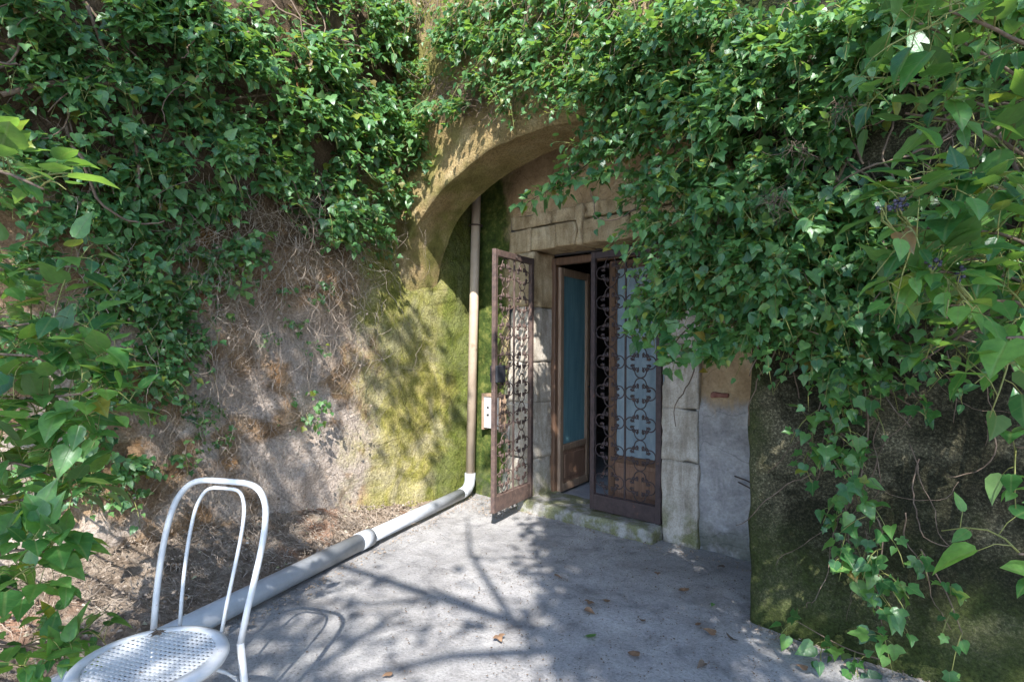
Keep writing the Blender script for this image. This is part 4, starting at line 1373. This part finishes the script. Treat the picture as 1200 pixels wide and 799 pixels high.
def litter(name, label, cat, n, fn, smin, smax, mat, seed):
    r = np.random.default_rng(seed)
    vs, fs = [], []
    for k in range(n):
        p = fn(r)
        a = r.uniform(0, 6.28); s = r.uniform(smin, smax); e = r.uniform(0.25, 1.0)
        d1 = np.array([math.cos(a), math.sin(a), r.uniform(-0.2, 0.4)]) * s; d2 = np.array([-math.sin(a), math.cos(a), r.uniform(-0.2, 0.4)]) * s * e
        o = len(vs)
        vs += [p - d1 - d2 * 0.4, p - d2, p + d1 * 0.8, p + d2 * 0.7, p + np.array([0, 0, s * 0.6])]
        fs += [(o, o + 1, o + 4), (o + 1, o + 2, o + 4), (o + 2, o + 3, o + 4), (o + 3, o, o + 4)]
    o = mesh_obj(name, vs, fs, MAT[mat])
    return tag(o, label, cat, kind='stuff')
def on_ground(r):
    return np.array([r.uniform(0.3, 4.2), r.uniform(-3.8, -0.2), 0.0]) if r.uniform() < 0.5 else np.array([r.uniform(1.5, 3.3), r.uniform(-2.2, -0.3), 0.0])
def along_edges(r):
    k_ = r.integers(0, 4); j = abs(r.normal()) * 0.05
    if k_ == 0:
        u_ = r.uniform(); return np.array([0.17 + 0.9 * u_ + 0.06 + j, -0.33 - 2.7 * u_, 0.0])
    if k_ == 1:
        return np.array([r.uniform(0.7, 2.9), -0.18 - j if r.uniform() < 0.6 else -0.06 - j, 0.0])
    if k_ == 2:
        return np.array([r.uniform(3.0, 4.4), Y0 - 0.03 - j, 0.0])
    return np.array([r.uniform(0.1, 0.8), r.uniform(-0.5, -0.03), 0.0])
litter('edge_litter', 'brown leaf crumbs gathered along the pipe, doorstep and pier foot', 'litter', 1500, along_edges, 0.003, 0.012, 'scrap', 15)
litter('ground_litter', 'fine dark plant litter scattered over the concrete', 'litter', 2600, on_ground, 0.002, 0.008, 'debris', 5)
def on_bank(r):
    s = r.uniform(0.7, 4.8); wv = r.uniform(0, 1)
    wd = 0.10 + 0.30 * max(s - 0.5, 0); h = 0.30 * min(max((s - 0.55) / 1.8, 0), 1) ** 0.8 + 0.02
    return np.array([-0.15 + (wd + 0.25) * wv, -s, max(h * (1 - wv) ** 1.25, 0) + 0.012])
litter('bank_litter', 'dry twigs and leaf crumbs on the soil bank under the wall', 'litter', 2400, on_bank, 0.004, 0.018, 'scrap', 6)
litter('bank_gravel', 'pale stones and crumbs of plaster on the soil bank', 'gravel', 160, on_bank, 0.004, 0.02, 'limestone', 8)
# dry twig on the chair seat
q = Geo()
sc = at(187, 752, 1.95); sc = np.array([sc[0], sc[1], SZ + 0.012])
for k in range(9):
    d = rdir() * np.array([1, 1, 0.15])
    q.tube([sc - d * 0.02 + np.array([0, 0, 0.002]), sc + rdir() * np.array([0.01, 0.01, 0.004]) + np.array([0, 0, 0.004]), sc + d * 0.03 + np.array([0, 0, 0.006])], [0.002, 0.004, 0.001], 4)
tag(q.build('dry_twig', MAT['debris']), 'dry curled twig scrap lying on the chair seat', 'twig')

# ------------------------------------------------------------------ tree behind the camera that dapples the courtyard
def tree(name, label, trunk, limbs, crowns, leaf_n, size, seed):
    r = np.random.default_rng(seed)
    base = trunk[0]
    t = empty(name, base); tag(t, label, 'tree')
    q = Geo(); q.tube([p - base for p in trunk], list(np.linspace(0.2, 0.09, len(trunk))), 10); q.build('trunk', MAT['stem'], t, True)
    for pts, r0 in limbs:
        q = Geo(); q.tube([p - base for p in pts], list(np.linspace(r0, r0 * 0.3, len(pts))), 7); q.build('limb', MAT['stem'], t, True)
    P = []
    for c, rad, n in crowns:
        m = n // 14
        cl = norm(r.normal(size=(m, 3))) * (r.uniform(0, 1, (m, 1)) ** 0.4) * rad + c
        P.append((cl[:, None, :] + r.normal(size=(m, 14, 3)) * 0.16).reshape(-1, 3))
    P = np.concatenate(P); n = len(P)
    o = leaves_mesh('crown', P - base, norm(r.normal(size=(n, 3))), norm(r.normal(size=(n, 3)) + np.array([0, 0, 1.2])), r.uniform(0.6, 1.2, n) * size, r.integers(0, 2, n), 'tree_leaf', t)
    return t
def cx(*a): return cam_xy(*a)
tr = [cx(3.2, -3.6, -0.1), cx(3.1, -3.5, 1.4), cx(2.9, -3.4, 2.8), cx(2.6, -3.1, 4.2)]
limbs = [([cx(2.9, -3.4, 2.8), cx(1.8, -3.0, 4.0), cx(0.4, -2.5, 4.9), cx(-1.2, -2.1, 5.5), cx(-2.2, -1.6, 5.9)], 0.065),
         ([cx(1.6, -2.95, 4.1), cx(0.6, -2.2, 4.4), cx(-0.5, -1.6, 4.7)], 0.045),
         ([cx(0.4, -2.5, 4.9), cx(-0.3, -3.0, 5.3), cx(-0.9, -3.6, 5.6)], 0.045),
         ([cx(0.0, -2.4, 5.05), cx(-0.3, -1.7, 5.3), cx(-0.4, -1.0, 5.5)], 0.03),
         ([cx(-0.5, -2.3, 5.2), cx(-0.9, -2.7, 5.5), cx(-1.1, -3.3, 5.8)], 0.022),
         ([cx(2.6, -3.1, 4.2), cx(2.2, -2.4, 5.2), cx(1.8, -1.8, 6.2)], 0.08),
         ([cx(2.6, -3.1, 4.2), cx(3.4, -2.6, 5.2), cx(4.2, -2.2, 5.8)], 0.07)]
def E(a, b): return np.array([a, a, b])
crowns = [(cx(2.35, -2.7, 5.5), E(0.95, 0.8), 2000), (cx(1.15, -1.6, 5.4), E(0.65, 0.5), 560), (cx(1.0, -3.6, 5.6), E(0.6, 0.5), 380), (cx(2.7, -1.5, 5.4), E(1.0, 0.7), 1000), (cx(2.9, -3.0, 5.2), E(1.2, 0.8), 1600),
          (cx(0.62, -2.2, 5.5), E(0.36, 0.4), 1700), (cx(0.66, -1.4, 5.4), E(0.40, 0.4), 1800), (cx(0.64, -3.1, 5.5), E(0.38, 0.4), 1600), (cx(0.95, -2.6, 5.5), E(0.3, 0.3), 120), (cx(1.4, -0.8, 5.4), E(0.6, 0.4), 300),
          (cx(-0.95, 0.15, 5.8), E(0.55, 0.4), 330), (cx(-1.15, -3.55, 5.6), E(0.45, 0.4), 420),
          (cx(1.4, 0.3, 5.9), E(0.7, 0.5), 170), (cx(0.18, -0.1, 5.6), E(0.34, 0.35), 520), (cx(0.55, -0.5, 5.6), E(0.34, 0.35), 520), (cx(-1.75, -3.6, 5.7), E(0.6, 0.4), 420), (cx(-1.65, -2.7, 5.7), E(0.55, 0.4), 620), (cx(-0.5, -2.4, 5.4), E(0.8, 0.4), 56), (cx(-2.1, -1.5, 5.8), E(0.75, 0.6), 900), (cx(-1.95, -0.4, 6.0), E(0.75, 0.5), 1450), (cx(-2.6, 0.4, 5.9), E(0.8, 0.5), 520), (cx(-3.2, -1.2, 5.9), E(1.0, 0.7), 500)]
tree('courtyard_tree', 'leafy tree behind the viewer whose shade dapples the courtyard', tr, limbs, crowns, 0, 0.10, 3)
